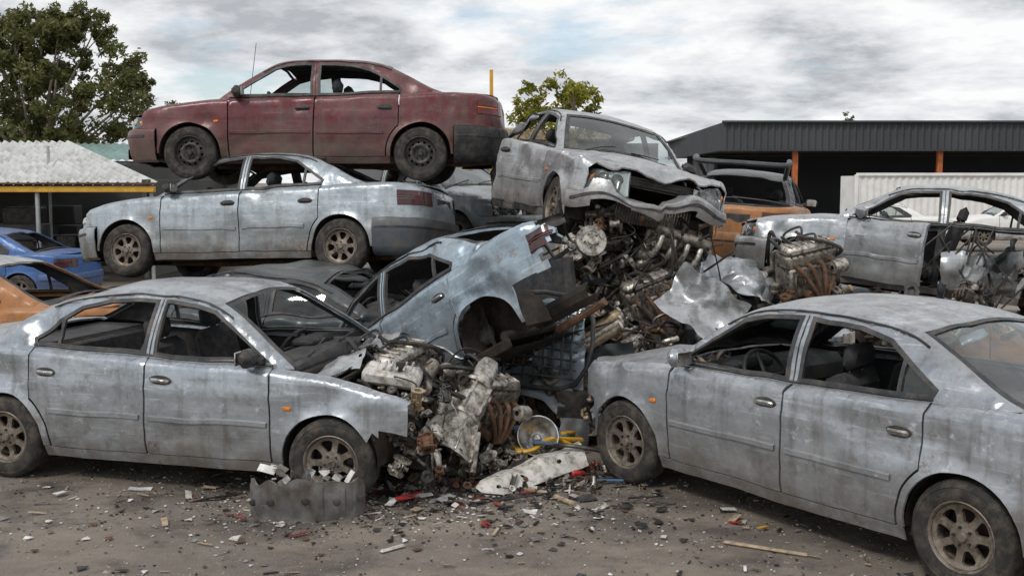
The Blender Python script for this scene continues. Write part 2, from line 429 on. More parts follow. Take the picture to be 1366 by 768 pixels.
# ------------------------------------------------------------ car
def car(name,loc,yaw,pitch=0,roll=0,body='silA',skip=(),glasses=(),door_open={},deform=None,keep=None,seed=0,dent=.012,wheel='alloy',
        bump_mat=None,lights=True,extra_mats={},gh_mat=None,roof_mat=None,scale=1,detail=True):
    root=bpy.data.objects.new(name,None); scene.collection.objects.link(root); root.empty_display_size=.3
    root.matrix_world=Matrix.Translation(loc)@Matrix.Rotation(R(yaw),4,'Z')@Matrix.Rotation(R(pitch),4,'Y')@Matrix.Rotation(R(roll),4,'X')@Matrix.Scale(scale,4)
    S=Vector((seed*7.3,seed*3.1,seed*1.7)); skip=set(skip); bm=M[body]; bp=M[bump_mat] if bump_mat else bm
    def D(v):
        v=Vector(v)
        n=noise.noise_vector(v*1.7+S)*dent+noise.noise_vector(v*5.5+S*2)*dent*.32
        q=noise.noise(v*3.1+S*3); 
        if q>.24: n+=Vector((0,-math.copysign(1,v.y) if abs(v.y)>.5 else 0,-.5))*(q-.24)*dent*5.5
        if deform: v=deform(v)
        return v+n
    def add(nm,V,F,mats,solid=0,smooth=True,mi=None,pre=None,sharp=None,k=True):
        if pre: V=[pre@Vector(v) for v in V]
        if keep and k:
            F2=[];I2=[]
            for i,f in enumerate(F):
                c=sum((Vector(V[j]) for j in f),Vector())/len(f)
                if keep(c): F2.append(f);I2.append(mi[i] if mi else 0)
            F=F2;mi=I2 if mi else None
            if not F: return
        V=[D(v) for v in V]
        return obj_from(nm,V,F,mats,mi,root,smooth,solid,inner=(solid>0 and len(mats)>1 and mi is None),sharp=sharp)
    def addmb(nm,mb,pre=None,k=False):
        if mb.F: add(nm,mb.V,mb.F,mb.mats,mi=mb.I,pre=pre,sharp=38,k=k)
    inn=M['int']
    for sg,sn in((1,'left'),(-1,'right')):
        for pn in('fender','front_door','rear_door','quarter','sill'):
            key=pn+'_'+sn
            if key in skip or pn in skip: continue
            V2,F=tri2d(pn,PAN[pn],(),.05,rows(PAN[pn]) if pn!='sill' else ())
            V=[Vector((x,sg*side_y(x,z),z)) for x,z in V2];F=orient(V,F,(0,sg,0))
            pre=None
            if key in door_open:
                hx=.862 if pn=='front_door' else -.103
                pre=Matrix.Translation((hx,sg*.80,0))@Matrix.Rotation(R(-sg*door_open[key]),4,'Z')@Matrix.Translation((-hx,-sg*.80,0))
            mats=[M[extra_mats[key]] if key in extra_mats else bm,inn if 'door' in pn else M['under']]
            add(key,V,F,mats,.045 if 'door' in pn else .012,pre=pre)
            if 'door' in pn and detail:
                mb=MB();a,b=(-.06,.84) if pn=='front_door' else (-.88,-.14)
                n=14;Vs=[]
                for i in range(n+1):
                    x=a+(b-a)*i/n
                    for (z,o) in((.515,0),(.52,.012),(.548,.013),(.555,0)): Vs.append((x,sg*(side_y(x,z)+o),z))
                Fs=[(i*4+j,(i+1)*4+j,(i+1)*4+j+1,i*4+j+1) for i in range(n) for j in range(3)]
                mb.raw(Vs,orient([Vector(v) for v in Vs],Fs,(0,sg,0)),bm)
                hx=.03 if pn=='front_door' else -.90
                hm='trim' if body in('red','silC','silE') else 'chrome'
                mb.box((hx,sg*(side_y(hx,.80)+.014),.80),(.15,.022,.03),hm,ch=.010)
                mb.lathe([(0,.004),(.05,.003),(.056,-.004)],'trim',Matrix.Translation((hx,sg*(side_y(hx,.80)+.0),.80))@Matrix.Diagonal((1.7,1,.62,1))@Matrix.Rotation(R(-90*sg),4,'X'),seg=18)
                addmb(key+'_trim',mb,pre,True)
        if 'cabin' not in skip:
            V2,F=tri2d('gh',GH,(W1,W2),.05)
            V=[Vector((x,sg*gh_y(x,z),z)) for x,z in V2];F=orient(V,F,(0,sg,.2))
            add('pillars_'+sn,V,F,[M[gh_mat] if gh_mat else bm,inn],.03)
            for wn,W in(('front',W1),('rear',W2)):
                V2,F=tri2d('ring'+wn,shrink(W,-.010),(shrink(W,.016),),.05)
                V=[Vector((x,sg*(gh_y(x,z)+.005),z)) for x,z in V2];F=orient(V,F,(0,sg,.2))
                add(wn+'_window_frame_'+sn,V,F,[M['trim']],.02)
                if wn+'_'+sn in glasses:
                    V2,F=tri2d('gl'+wn,W,(),.1)
                    V=[Vector((x,sg*(gh_y(x,z)-.008),z)) for x,z in V2]
                    add(wn+'_window_'+sn,V,orient(V,F,(0,sg,.2)),[M['glass']])
            if 'quarter_glass_'+sn in glasses:
                V2,F=tri2d('qgl',[(-.85,.985),(-.85,1.18),(-1.06,1.035),(-1.045,.995)],(),.1)
                V=[Vector((x,sg*(gh_y(x,z)-.008),z)) for x,z in V2]
                add('quarter_window_'+sn,V,orient(V,F,(0,sg,.2)),[M['glass']])
            V2,F=tri2d('div',[(-.855,.97),(-.83,.97),(-.83,1.20),(-.855,1.185)],(),.05)
            V=[Vector((x,sg*(gh_y(x,z)+.003),z)) for x,z in V2];add('quarter_divider_'+sn,V,orient(V,F,(0,sg,.2)),[M['trim']],.02)
            mb=MB();mb.tube([(x,sg*(gh_y(x,ZB(x)+.02)+.004),ZB(x)+.014) for x,_ in topline(.86,-1.06)],.009,'black',6,1)
            mb.tube([(x,sg*(gh_y(x,ZT(x)-.028)+.003),ZT(x)-.028) for x,_ in topline(.5,-.95)],.007,'black',6,1)
            mb.tube([(-.1,sg*(gh_y(-.1,z)+.001),z) for z in(.95,1.05,1.15,1.25,1.335)],.004,'black',5,2)
            addmb('weather_strip_'+sn,mb,None,True)
        if 'mirror_'+sn not in skip and 'mirrors' not in skip:
            mb=MB();mb.box((.74,sg*.86,.985),(.11,.17,.12),bm if body in('silB','silG') else 'black',ch=.04);mb.box((.76,sg*.77,.955),(.08,.09,.05),'black',ch=.01);mb.box((.682,sg*.86,.985),(.01,.14,.09),'chrome',ch=.004)
            addmb('mirror_'+sn,mb)
        if detail and 'fender' not in skip and 'fender_'+sn not in skip:
            mb=MB();mb.box((1.0,sg*(side_y(1.0,.66)+.004),.66),(.06,.014,.026),'orangel',ch=.005);addmb('indicator_'+sn,mb)
        mb=MB()
        for cx in(1.3,-1.3):
            if keep and not keep(Vector((cx,sg*.6,.5))): continue
            a0=arc(cx,.35,-5,185,16);Vs=[];
            for (x,z) in a0: Vs+=[(x,sg*.80,z),(x,sg*.50,z)]
            Vs.append((cx,sg*.5,.3));n=len(a0)
            mb.raw(Vs,[(2*i,2*i+1,2*i+3,2*i+2) for i in range(n-1)]+[(2*i+1,2*n,2*i+3) for i in range(n-1)],'under')
        addmb('wheel_wells_'+sn,mb)
        for ax,cx in(('front',1.3),('rear',-1.3)):
            k='wheel_%s_%s'%(ax,sn)
            if k in skip or 'wheels' in skip: continue
            o=bpy.data.objects.new(k,WH[wheel]);scene.collection.objects.link(o);o.parent=root
            p=D((cx,sg*.735,.3)); st=0
            if ax=='front': st=(seed*37%13)-6
            o.matrix_local=Matrix.Translation(p)@Matrix.Rotation(R(st),4,'Z')@Matrix.Rotation(R(-90*sg),4,'X')@Matrix.Rotation(R(seed*53+cx*40),4,'Z')
    if 'cabin' not in skip:
        if 'roof' not in skip:
            def f(u,v):
                x=-.87+(.38+.87)*u;w=2*v-1;return (x,w*yroof(x)*1.0,ZT(x)+.035*(1-w*w)*min(1,(x+1.1)*2))
            V,F=grid(f,24,20);add('roof',V,orient(V,F,(0,0,1)),[M[roof_mat] if roof_mat else bm,inn],.02)
        def ws(x0,x1,nm,gl):
            def f(u,v,o=0,k=1.0):
                x=x0+(x1-x0)*u;w=(2*v-1)*k;return Vector((x,w*yroof(x),ZT(x)+.045*(1-w*w)+o))
            if gl in glasses:
                V,F=grid(lambda u,v:f(u,v,-.012),10,14);add(nm,V,orient(V,F,(0,0,1)),[M['glass']])
            mb=MB();n=12
            for a,b,c,d in((0,1,0,.04),(0,1,.96,1),(0,.05,0,1),(.95,1,0,1)):
                V,F=grid(lambda u,v:f(a+(b-a)*u,c+(d-c)*v,-.004),n,n);mb.raw(V,orient(V,F,(0,0,1)),'black')
            addmb(nm+'_seal',mb,None,True)
            if nm=='windshield':
                mb=MB();
                for y in(-.5,.05): mb.tube([f(.98,.5+y/1.5,.01),f(.9,.75+y/1.5,.02)],.007,'black',5,2)
                addmb('wipers',mb)
        ws(.40,.985,'windshield','windshield');ws(-1.53,-.88,'rear_window','rear_window')
    def endp(x0,end,d,xe,crown):
        xa,a,ns=EN[end]
        def f(u,v):
            w=2*v-1;ye=abs(w)*ytop(xe)
            xf=xa+end*(a-d)*max(0,1-(ye/(.84-d))**ns)**(1/ns);x=x0+(xf-x0)*u
            lim=min(x,xe) if end>0 else max(x,xe)
            z=ZB(x)+crown*(1-w*w)
            z+=.012*math.exp(-((abs(w)-.62)/.05)**2) if end>0 else 0
            return (x,w*(ytop(lim)-.008),z-.002)
        return f
    if 'hood' not in skip:
        V,F=grid(endp(1.0,1,.07,1.86,.045),22,22);add('hood',V,orient(V,F,(0,0,1)),[bm,M['under']],.015)
    if 'trunk' not in skip:
        V,F=grid(endp(-1.54,-1,.075,-1.93,.03),14,20);add('trunk_lid',V,orient(V,F,(0,0,1)),[bm,M['under']],.015)
    if 'bumper_front' not in skip:
        pf=[(-.07,.2),(-.02,.225),(.01,.3),(.025,.40),(.035,.44),(.037,.53),(.025,.56),(0,.572),(-.08,.575)]
        P=plan(1,50,1.675);V,F=sweep(P,pf);add('front_bumper',V,orient(V,F,lambda a:Vector((1,a.y,0))),[bm,M['under']],.012)
        mb=MB()
        for (z0,z1,y,mt) in((.25,.36,.42,'black'),(.475,.50,.80,'trim')):
            P=plan(1,40,1.70,-y,y);V,F=sweep(P,[(.0,z0-.004),(.033 if z0<.3 else .044,z0),(.036 if z0<.3 else .044,z1),(.0,z1+.004)]);mb.raw(V,orient(V,F,(1,0,0)),mt)
        addmb('front_bumper_trim',mb,None,True)
    if 'bumper_rear' not in skip:
        pf=[(-.07,.2),(-.02,.23),(.01,.3),(.025,.42),(.04,.46),(.042,.56),(.03,.595),(0,.607),(-.08,.61)]
        P=plan(-1,50,1.675);V,F=sweep(P,pf);add('rear_bumper',V,orient(V,F,lambda a:Vector((-1,a.y,0))),[bp,M['under']],.012)
        mb=MB();P=plan(-1,50,1.70);V,F=sweep(P,[(.0,.484),(.047,.488),(.048,.506),(.0,.51)]);mb.raw(V,orient(V,F,(-1,0,0)),'trim');addmb('rear_bumper_strip',mb,None,True)
    if 'rear_panel' not in skip:
        def rp(p):
            zb=ZB(p.x);return [(-tuck(z,zb),z) for z in [.59,.65,.7,.75,.8,.85,zb-.06,zb-.045,zb-.03,zb-.012,zb-.003,zb]]
        P=plan(-1,60,1.925);V,F=sweep(P,rp);add('rear_panel',V,orient(V,F,lambda a:Vector((-1,a.y,0))),[bm,M['under']],.012)
        if lights:
            for sg,sn in((1,'left'),(-1,'right')):
                mb=MB();rl='redl' if body=='red' else 'smoke'
                for (a,b,mt,z0,z1) in((.56,.84,rl,.735,.80),(.56,.84,'orangel' if body=='red' else 'redl',.803,.822),(.56,.84,rl,.825,.89),(.40,.555,rl,.735,.89)):
                    lo,hi=(a,b) if sg>0 else(-b,-a)
                    P=plan(-1,20,1.935,lo,hi)
                    V,F=sweep(P,lambda p:[(-tuck(z,1.2)+o,z) for z,o in((z0,0),(z0+.004,.012),(z1-.004,.012),(z1,0))]);mb.raw(V,orient(V,F,(-1,0,0)),mt)
                addmb('tail_lamp_'+sn,mb,None,True)
        mb=MB();mb.box((-2.19,0,.78),(.03,.5,.14),'trim',ch=.01);addmb('plate_recess',mb,None,True)
    if 'front_fascia' not in skip:
        for sg,sn in((1,'left'),(-1,'right')):
            if 'headlamp_'+sn in skip: continue
            lo,hi=(.37,.84) if sg>0 else(-.84,-.37);mb=MB()
            P=plan(1,18,1.85,lo,hi);V,F=sweep(P,[(-.03,.578),(-.09,.59),(-.11,.65),(-.11,.715)]);mb.raw(V,orient(V,F,(1,0,0)),'lensback')
            V,F=sweep(P,[(-.09,.578),(-.012,.58),(-.02,.64),(-.055,.722),(-.1,.725)]);mb.raw(V,orient(V,F,(1,0,0)),'lens')
            for yy in(.47,.61): mb.lathe([(.0,0),(.02,.002),(.045,.02),(.06,.05)],'chrome',Matrix.Translation((1.5+.64*(1-(yy/.84)**2.7)**(1/2.7)-.10,sg*yy,.648))@Matrix.Rotation(R(90),4,'Y'),seg=16)
            mb.box((1.875,sg*.715,.645),(.05,.03,.07),'orangel',rot=rotm(0,0,sg*-35),ch=.01)
            addmb('headlamp_'+sn,mb,None,True)
        if 'grille' not in skip:
            mb=MB();P=plan(1,20,1.7,-.355,.355)
            V,F=sweep(P,[(-.07,.575),(-.07,.74)]);mb.raw(V,orient(V,F,(1,0,0)),'black')
            for z in(.59,.615,.64,.665,.69): 
                V,F=sweep(P,[(-.07,z-.004),(-.03,z-.004),(-.03,z+.004),(-.07,z+.004)]);mb.raw(V,orient(V,F,(1,0,0)),'trim')
            V,F=sweep(P,[(-.07,.70),(-.018,.703),(-.03,.73),(-.07,.738)]);mb.raw(V,orient(V,F,(1,0,0)),bm)
            addmb('grille',mb,None,True)
    mb=MB();mb.box((-.15,0,.235),(2.4,1.44,.08),'under');mb.box((1.0,0,.55),(.05,1.36,.64),'under')
    mb.box((-1.75,0,.33),(.7,.96,.16),'under',ch=.05);mb.box((-1.12,0,.6),(.05,1.3,.68),'under');mb.box((-1.35,0,.935),(.45,1.3,.04),'int')
    mb.box((1.5,0,.28),(.8,.9,.08),'under')
    mb.tube([(-2.1,.4,.22),(-1.6,.38,.2),(-1.2,.15,.2),(.5,.1,.17),(1.2,0,.2)],.03,'rust',8,5)
    mb.tube([(1.3,-.7,.3),(1.3,.7,.3)],.035,'under');mb.tube([(-1.3,-.7,.3),(-1.3,.7,.3)],.04,'under')
    addmb('floorpan',mb,None,True)
    if 'radiator' not in skip:
        mb=MB();mb.box((1.86,0,.46),(.05,1.1,.36),'under');mb.box((1.9,0,.46),(.02,.75,.30),'steel');addmb('radiator',mb,None,True)
    if 'interior' not in skip:
        mb=MB()
        for sy in(-.36,.36):
            mb.box((.1,sy,.42),(.52,.5,.17),'seat',rot=rotm(0,-6,0),ch=.06);mb.box((-.2,sy,.72),(.15,.48,.58),'seat',rot=rotm(0,-16,0),ch=.06)
            mb.box((-.3,sy,1.09),(.10,.27,.17),'seat',rot=rotm(0,-12,0),ch=.045);mb.tube([(-.28,sy-.06,.98),(-.29,sy-.06,1.04)],.007,'chrome',6,1);mb.tube([(-.28,sy+.06,.98),(-.29,sy+.06,1.04)],.007,'chrome',6,1)
        mb.box((-.85,0,.42),(.5,1.25,.16),'seat',ch=.05);mb.box((-1.05,0,.7),(.14,1.25,.5),'seat',rot=rotm(0,-20,0),ch=.05)
        addmb('seats',mb,None,True)
        mb=MB();mb.box((.72,0,.80),(.36,1.38,.22),'int',ch=.06);mb.box((.6,.36,.93),(.18,.4,.08),'int',ch=.03);mb.box((.35,0,.45),(.7,.2,.2),'int',ch=.04)
        T=Matrix.Translation((.42,.36,.86))@Matrix.Rotation(R(-62),4,'Y')
        mb.tube([T@Vector((.185*math.cos(a*math.pi/12),.185*math.sin(a*math.pi/12),0)) for a in range(25)],.014,'black',8,1)
        mb.tube([T@Vector((-.17,0,0)),T@Vector((.17,0,0))],.015,'black',6,1);mb.tube([T@Vector((0,0,0)),T@Vector((0,-.17,0))],.015,'black',6,1);mb.tube([T@Vector((0,0,0)),(.6,.36,.76)],.03,'black',8,2)
        mb.box((-.10,.68,.6),(.08,.05,.7),'int');mb.box((-.10,-.68,.6),(.08,.05,.7),'int')
        addmb('dashboard',mb,None,True)
    return root

# ------------------------------------------------------------ mechanical junk
def engine(mb,T,rnd,s=1,top='alu'):
    T=T@Matrix.Scale(s,4);b=lambda c,d,m,r=None,ch=.01:mb.box(c,d,m,rot=r,ch=ch,Mx=T)
    b((0,0,0),(.50,.26,.28),'alu2',ch=.02);b((0,.0,.19),(.52,.22,.12),'alu2',ch=.02);b((0,0,.285),(.50,.2,.09),top,ch=.03)
    b((0,0,-.19),(.44,.2,.12),'steel',ch=.03)
    for i in range(6): b((-.2+i*.08,.0,.335),(.012,.17,.018),top)
    for i in range(5): b((-.2+i*.1,.135,-.02),(.018,.02,.24),'alu2');b((-.2+i*.1,-.135,-.02),(.018,.02,.24),'alu2')
    for i in range(8):
        for sy in(-.105,.105): mb.lathe([(0,.01),(.009,.01),(.01,0)],'steel',T@Matrix.Translation((-.22+i*.063,sy,.25)),seg=6)
    for i in range(4):
        x=-.18+i*.12;mb.tube([(x,.1,.18),(x,.2,.22),(x+.01,.27,.14),(x+.02,.28,.02)],.024,'alu2' if s<1 else 'alu',10,4,Mx=T)
        mb.tube([(x,-.1,.16),(x,-.19,.14),(x*.6,-.25,.0),(x*.2,-.26,-.14)],.02,'rust',8,4,Mx=T)
    mb.tube([(-.24,.29,.02),(.26,.29,.02)],.045,'alu2',12,3,Mx=T)
    for (y,z,r) in((0,-.08,.085),(.13,.05,.05),(-.12,.08,.055),(0,.2,.06)):
        mb.lathe([(0,.03),(r*.35,.032),(r*.4,.02),(r*.8,.018),(r,.03),(r*.96,.018),(r,.008),(r*.96,0),(r,-.01),(r*.5,-.012)],'steel',T@Matrix.Translation((.285,y,z))@Matrix.Rotation(R(90),4,'Y'),seg=22)
    mb.lathe([(0,.08),(.03,.078),(.06,.06),(.066,.04),(.066,-.04),(.06,-.07),(.02,-.075)],'alu',T@Matrix.Translation((.18,-.25,.13))@Matrix.Rotation(R(90),4,'Y'),seg=18)
    mb.lathe([(0,.1),(.035,.098),(.04,.08),(.04,0),(.03,-.01)],'rust',T@Matrix.Translation((-.1,-.14,-.1))@Matrix.Rotation(R(90),4,'X'),seg=14)
    for i in range(7):
        p=Vector((rnd.uniform(-.25,.25),rnd.uniform(-.15,.25),.3));mb.tube([p,p+Vector((rnd.uniform(-.1,.1),rnd.uniform(0,.1),.08)),p+Vector((rnd.uniform(-.3,.3),rnd.uniform(-.2,.3),rnd.uniform(-.1,.05))),p+Vector((rnd.uniform(-.4,.4),.3,-.35))],rnd.choice((.006,.011,.018)),rnd.choice(('rubber','black','steel')),6,6,Mx=T)
def gearbox(mb,T,s=1,mat='alu'):
    T=T@Matrix.Scale(s,4)
    mb.lathe([(.135,.02),(.16,.015),(.19,0),(.20,.0),(.20,.02),(.188,.03),(.178,.08),(.15,.16),(.12,.22),(.105,.27),(.118,.275),(.118,.295),(.10,.3),(.095,.42),(.085,.5),(.10,.505),(.10,.525),(.075,.53),(.065,.66),(.05,.7),(.0,.70)],mat,T,seg=40,wob=lambda a,h:1+.05*math.sin(a*3+h*6)+(.03 if int(a*40/6.283)%5==0 else 0))
    mb.lathe([(.135,.02),(.15,.1),(.11,.2),(.05,.22),(0,.22)],'alu2',T,seg=28)
    for i in range(10):
        a=i*.628;mb.box((.15*math.cos(a),.15*math.sin(a),.12),(.012,.07,.26),mat,rot=Matrix.Rotation(a+math.pi/2,3,'Z')@rotm(-18,0,0),Mx=T)
        a+=.2;mb.lathe([(0,.045),(.013,.045),(.014,0)],'steel',T@Matrix.Translation((.192*math.cos(a),.192*math.sin(a),-.01)),seg=6)
    for i in range(6):
        a=i*1.047;mb.box((.09*math.cos(a),.09*math.sin(a),.41),(.012,.05,.2),mat,rot=Matrix.Rotation(a+math.pi/2,3,'Z'),Mx=T)
    mb.box((.12,0,.36),(.14,.12,.1),mat,ch=.02,Mx=T);mb.tube([(.1,.05,.45),(.2,.08,.5),(.24,.02,.62)],.015,'steel',8,4,Mx=T)
def drum(mb,T,r=.14,mat='alu2'):
    mb.lathe([(0,.07),(r*.25,.07),(r*.27,.045),(r*.6,.04),(r*.62,.05),(r*.95,.05),(r,.04),(r,-.01),(r*.96,-.02),(r*.9,0),(r*.5,.0)],mat,T,seg=32)
    for i in range(5):
        a=i*1.257;mb.lathe([(0,.075),(.008,.075),(.009,.04)],'steel',T@Matrix.Translation((.45*r*math.cos(a),.45*r*math.sin(a),0)),seg=6)
def casting(mb,T,rnd,met):
    L=rnd.uniform(.16,.32);rr=rnd.uniform(.05,.09);sd=rnd.uniform(0,50)
    prof=[];h=-L/2
    prof.append((rr*.5,h));prof.append((rr*1.15,h));prof.append((rr*1.15,h+.015))
    n=8
    for i in range(n+1): prof.append((rr*(.8+.3*noise.noise(Vector((i*.7,sd,0)))),h+.02+(L-.05)*i/n))
    prof+=[(rr*1.2,L/2-.018),(rr*1.2,L/2),(rr*.6,L/2),(rr*.55,L/2-.04),(0,L/2-.04)]
    mb.lathe(prof,met,T,seg=20,wob=lambda a,z:1+.14*math.sin(2*a+sd)+.08*math.sin(5*a+z*20))
    for i in range(4):
        a=rnd.uniform(0,6.28);z=rnd.uniform(-L/2.5,L/2.5);q=Matrix.Rotation(a,4,'Z')@Matrix.Translation((rr*.8,0,z))@Matrix.Rotation(R(90),4,'Y')
        mb.lathe([(.026,0),(.024,.04),(.032,.042),(.032,.052),(.016,.052),(.015,.02),(0,.02)],met,T@q,seg=12)
    for i in range(3): 
        a=rnd.uniform(0,6.28);mb.box((rr*math.cos(a),rr*math.sin(a),0),(.01,.05,L*.8),met,rot=Matrix.Rotation(a+1.57,3,'Z'),Mx=T)
def scrap(mb,p,rnd,s=1,shiny=.5):
    k=rnd.random();T=Matrix.Translation(p)@Matrix.Rotation(rnd.uniform(0,6.28),4,'Z')@Matrix.Rotation(rnd.uniform(-1.1,1.1),4,'Y')@Matrix.Rotation(rnd.uniform(-1.1,1.1),4,'X')@Matrix.Scale(s,4)
    met=rnd.choice(('alu','alu2','alu2','tan','alu')) if rnd.random()<shiny else rnd.choice(('steel','steel','rust','black','black','alu2','under'))
    if k<.16:
        mb.box((0,0,0),(rnd.uniform(.08,.22),rnd.uniform(.06,.14),rnd.uniform(.04,.10)),met,ch=.018,Mx=T)
        for i in range(4): mb.box((rnd.uniform(-.08,.08),rnd.uniform(-.05,.05),.05),(rnd.uniform(.02,.06),.03,.05),met,ch=.008,Mx=T)
        mb.lathe([(0,.05),(.035,.05),(.04,.03),(.04,-.02)],met,T@Matrix.Translation((.08,0,.04)),seg=14)
    elif k<.28:
        P=[Vector((0,0,0))]
        for i in range(rnd.randint(2,4)): P.append(P[-1]+Vector((rnd.uniform(.04,.16),rnd.uniform(-.10,.10),rnd.uniform(-.08,.08))))
        r=rnd.choice((.006,.01,.016,.025,.035));mb.tube(P,r,'black' if r<.012 else met,8,7,ring=(1 if r>.02 and rnd.random()<.4 else 0),Mx=T)
    elif k<.50: casting(mb,T,rnd,met)
    elif k<.58: drum(mb,T,rnd.uniform(.06,.12),met)
    elif k<.66:
        r=rnd.uniform(.03,.07);mb.lathe([(r*.5,0),(r*.8,0),(r,.01),(r,.05),(r*.8,.06),(r*.8,.12),(r,.125),(r,.16),(r*.6,.17),(r*.3,.17),(0,.16)],met,T,seg=18)
    elif k<.82: mb.sheet(rnd.uniform(.15,.4),rnd.uniform(.05,.22),rnd.choice((met,'silF','silE','dark','black')),T,rnd.uniform(.05,.10),rnd.uniform(0,90),10,7,curl=rnd.uniform(0,.06),cut=.5)
    elif k<.92:
        L=rnd.uniform(.15,.4);mb.box((0,0,0),(L,.04,.006),met,ch=.002,Mx=T);mb.box((0,.02,.018),(L,.005,.04),met,ch=.002,Mx=T)
        for i in range(3): mb.lathe([(.0,.004),(.01,.004),(.011,.0)],'steel',T@Matrix.Translation((-L*.3+i*L*.3,0,.004)),seg=6)
    else:
        a=rnd.uniform(.06,.13)
        for i in range(4): mb.tube([(i*.03,0,0),(i*.03+a*.3,a*.6,.05),(i*.03+a,a*.7,0)],.010,met,6,4,Mx=T)
J=Vector

# ------------------------------------------------------------ the cars
def sm(a,b,x): t=min(1,max(0,(x-a)/(b-a)));return t*t*(3-2*t)
def dfA(v):
    w=sm(1.35,2.0,v.x);v=v.copy()
    v.z+=w*.14*noise.noise(v*4)-w*.03;v.x-=w*.05;v.y*=1-.05*w;return v
A=car('silver_sedan',(-2.212,8.188,0),-16.5,0,.3,'silA',skip=('hood','bumper_front','front_fascia','mirror_left','radiator'),deform=dfA,seed=1,dent=.016,
   keep=lambda c:not(c.x>1.60 and c.z<.50+.05*math.sin(c.x*40)))
mb=MB();r1=random.Random(3)
engine(mb,TR((1.42,.12,.60),4,-8,80),r1,1.05)
for i in range(200):
    p=J((r1.uniform(1.05,1.92),r1.uniform(-.58,.6),0));p.z=r1.uniform(.38,.80)-.14*max(0,p.x-1.5);scrap(mb,p,r1,r1.uniform(.35,.65),.42)
for i in range(34):
    a=J((r1.uniform(1.1,1.85),r1.uniform(-.55,.5),r1.uniform(.6,.82)));mb.tube([a,a+J((r1.uniform(-.1,.1),r1.uniform(-.1,.1),.06)),a+J((r1.uniform(-.2,.2),r1.uniform(-.2,.2),0)),a+J((r1.uniform(-.3,.3),r1.uniform(-.3,.3),-.15))],r1.choice((.005,.007,.012,.018)),r1.choice(('black','rubber','steel','black')),6,6)
for i in range(24):
    scrap(mb,J((r1.uniform(1.66,1.95),r1.uniform(-.72,-.4),r1.uniform(.15,.5))),r1,r1.uniform(.35,.6),.3)
mb.box((1.55,-.34,.82),(.40,.24,.11),'pale',rot=rotm(8,8,15),ch=.03)
for i in range(7): mb.box((1.40+i*.05,-.35,.89),(.014,.18,.02),'pale',rot=rotm(8,8,15))
mb.lathe([(0,.05),(.03,.05),(.034,.03),(.034,0)],'black',TR((1.62,-.36,.87)),seg=16)
mb.box((1.1,0,.84),(.12,1.3,.03),'silA',rot=rotm(3,12,2));mb.sheet(.42,1.2,'silE',TR((1.1,.1,.90),0,-14,4),.10,4.4,16,22,cut=.5)
mb.obj('engine_bay',A)
dfB=lambda v:(lambda w:Vector((v.x-.12*w,v.y,v.z+w*.07*noise.noise(v*3.3)+(.035*w if v.z>.72 else 0))))(sm(1.35,2.1,v.x))
B=car('silver_sedan',(2.232,7.046,0),126.1,0,0,'silB',skip=('front_fascia','bumper_front'),deform=dfB,seed=2,glasses=('rear_window','windshield','quarter_glass_left'),dent=.012)
mb=MB();r1=random.Random(8)
for i in range(90): scrap(mb,J((r1.uniform(1.72,1.98),r1.uniform(-.6,.68),r1.uniform(.22,.66))),r1,.5,.25)
mb.sheet(.7,.25,'black',TR((1.95,.45,.42),80,0,60),.08,3,14,8,cut=.5);mb.sheet(.5,.2,'silB',TR((1.92,.2,.55),70,10,90),.09,5,14,8,cut=.5)
mb.obj('crushed_front_end',B)
C=car('silver_sedan',(-2.891,12.707,1.028),165.6,1.85,6.5,'silC',skip=('mirror_right',),seed=3,bump_mat='bumper_grey',dent=.012)
Dd=car('red_sedan',(-2.310,13.117,2.14),179.0,-.1,2,'red',seed=4,wheel='steel',bump_mat='black',glasses=('front_right',),dent=.014)
mb=MB();mb.tube([(1.0,-.62,.92),(.9,-.64,1.75)],.004,'black',5,1);mb.obj('antenna',Dd)
def dfE(v):
    w=sm(1.3,2.1,v.x);v=v.copy();v.z+=.10*w*noise.noise(v*3)+(.05*w*noise.noise(v*7) if v.z>.6 else 0)
    if v.z<.6 and v.x>1.6: v.z-=.05*(v.y<0)+.10*w*(.8-v.y)*.15;v.x+=.03
    return v
E=car('silver_sedan',(.745,12.405,1.505),-73.5,1.5,-10.8,'silE',skip=('grille','wheel_front_left','mirror_right','radiator','wheel_rear_left','wheel_rear_right','bumper_rear','rear_panel'),glasses=('windshield',),deform=dfE,seed=5,
   door_open={'front_door_right':16},keep=lambda c:not(c.x>1.66 and c.z<.42+.03*math.sin(c.y*9)) and c.x>-1.15+.08*math.sin(c.z*14),dent=.022)
mb=MB();r1=random.Random(11)
engine(mb,TR((1.78,.28,.16),165,8,85),r1,1.15,'alu')
engine(mb,TR((1.62,-.35,.20),150,-12,70),r1,.8,'alu2')
for i in range(130): scrap(mb,J((r1.uniform(1.3,2.0),r1.uniform(-.62,.66),r1.uniform(-.25,.42))),r1,r1.uniform(.45,.8),.4)
drum(mb,TR((1.98,-.60,.02),0,80,-10),.15,'alu')
for i in range(26):
    a=J((r1.uniform(1.3,2),r1.uniform(-.6,.6),r1.uniform(0,.3)));mb.tube([a,a+J((.1,r1.uniform(-.2,.2),-.1)),a+J((r1.uniform(-.2,.2),r1.uniform(-.3,.3),-.35))],r1.choice((.006,.012,.02)),r1.choice(('black','steel')),6,6)
mb.box((1.95,0,.66),(.04,.7,.1),'steel')
for z in(.60,.63,.66,.69): mb.box((2.03,0,z),(.012,.66,.008),'black')
mb.box((1.92,0,.36),(.03,.8,.22),'steel');
for i in range(26): mb.box((1.94,-.39+i*.031,.36),(.006,.006,.21),'alu2')
mb.obj('hanging_drivetrain',E)
def keepF(c):
    if c.x>.75+.15*math.sin(c.z*9): return False
    if c.x<-1.05 and c.y<.30+.08*math.sin(c.x*13+c.z*9): return False
    if c.x<-2.05+.06*math.sin(c.z*21): return False
    return True
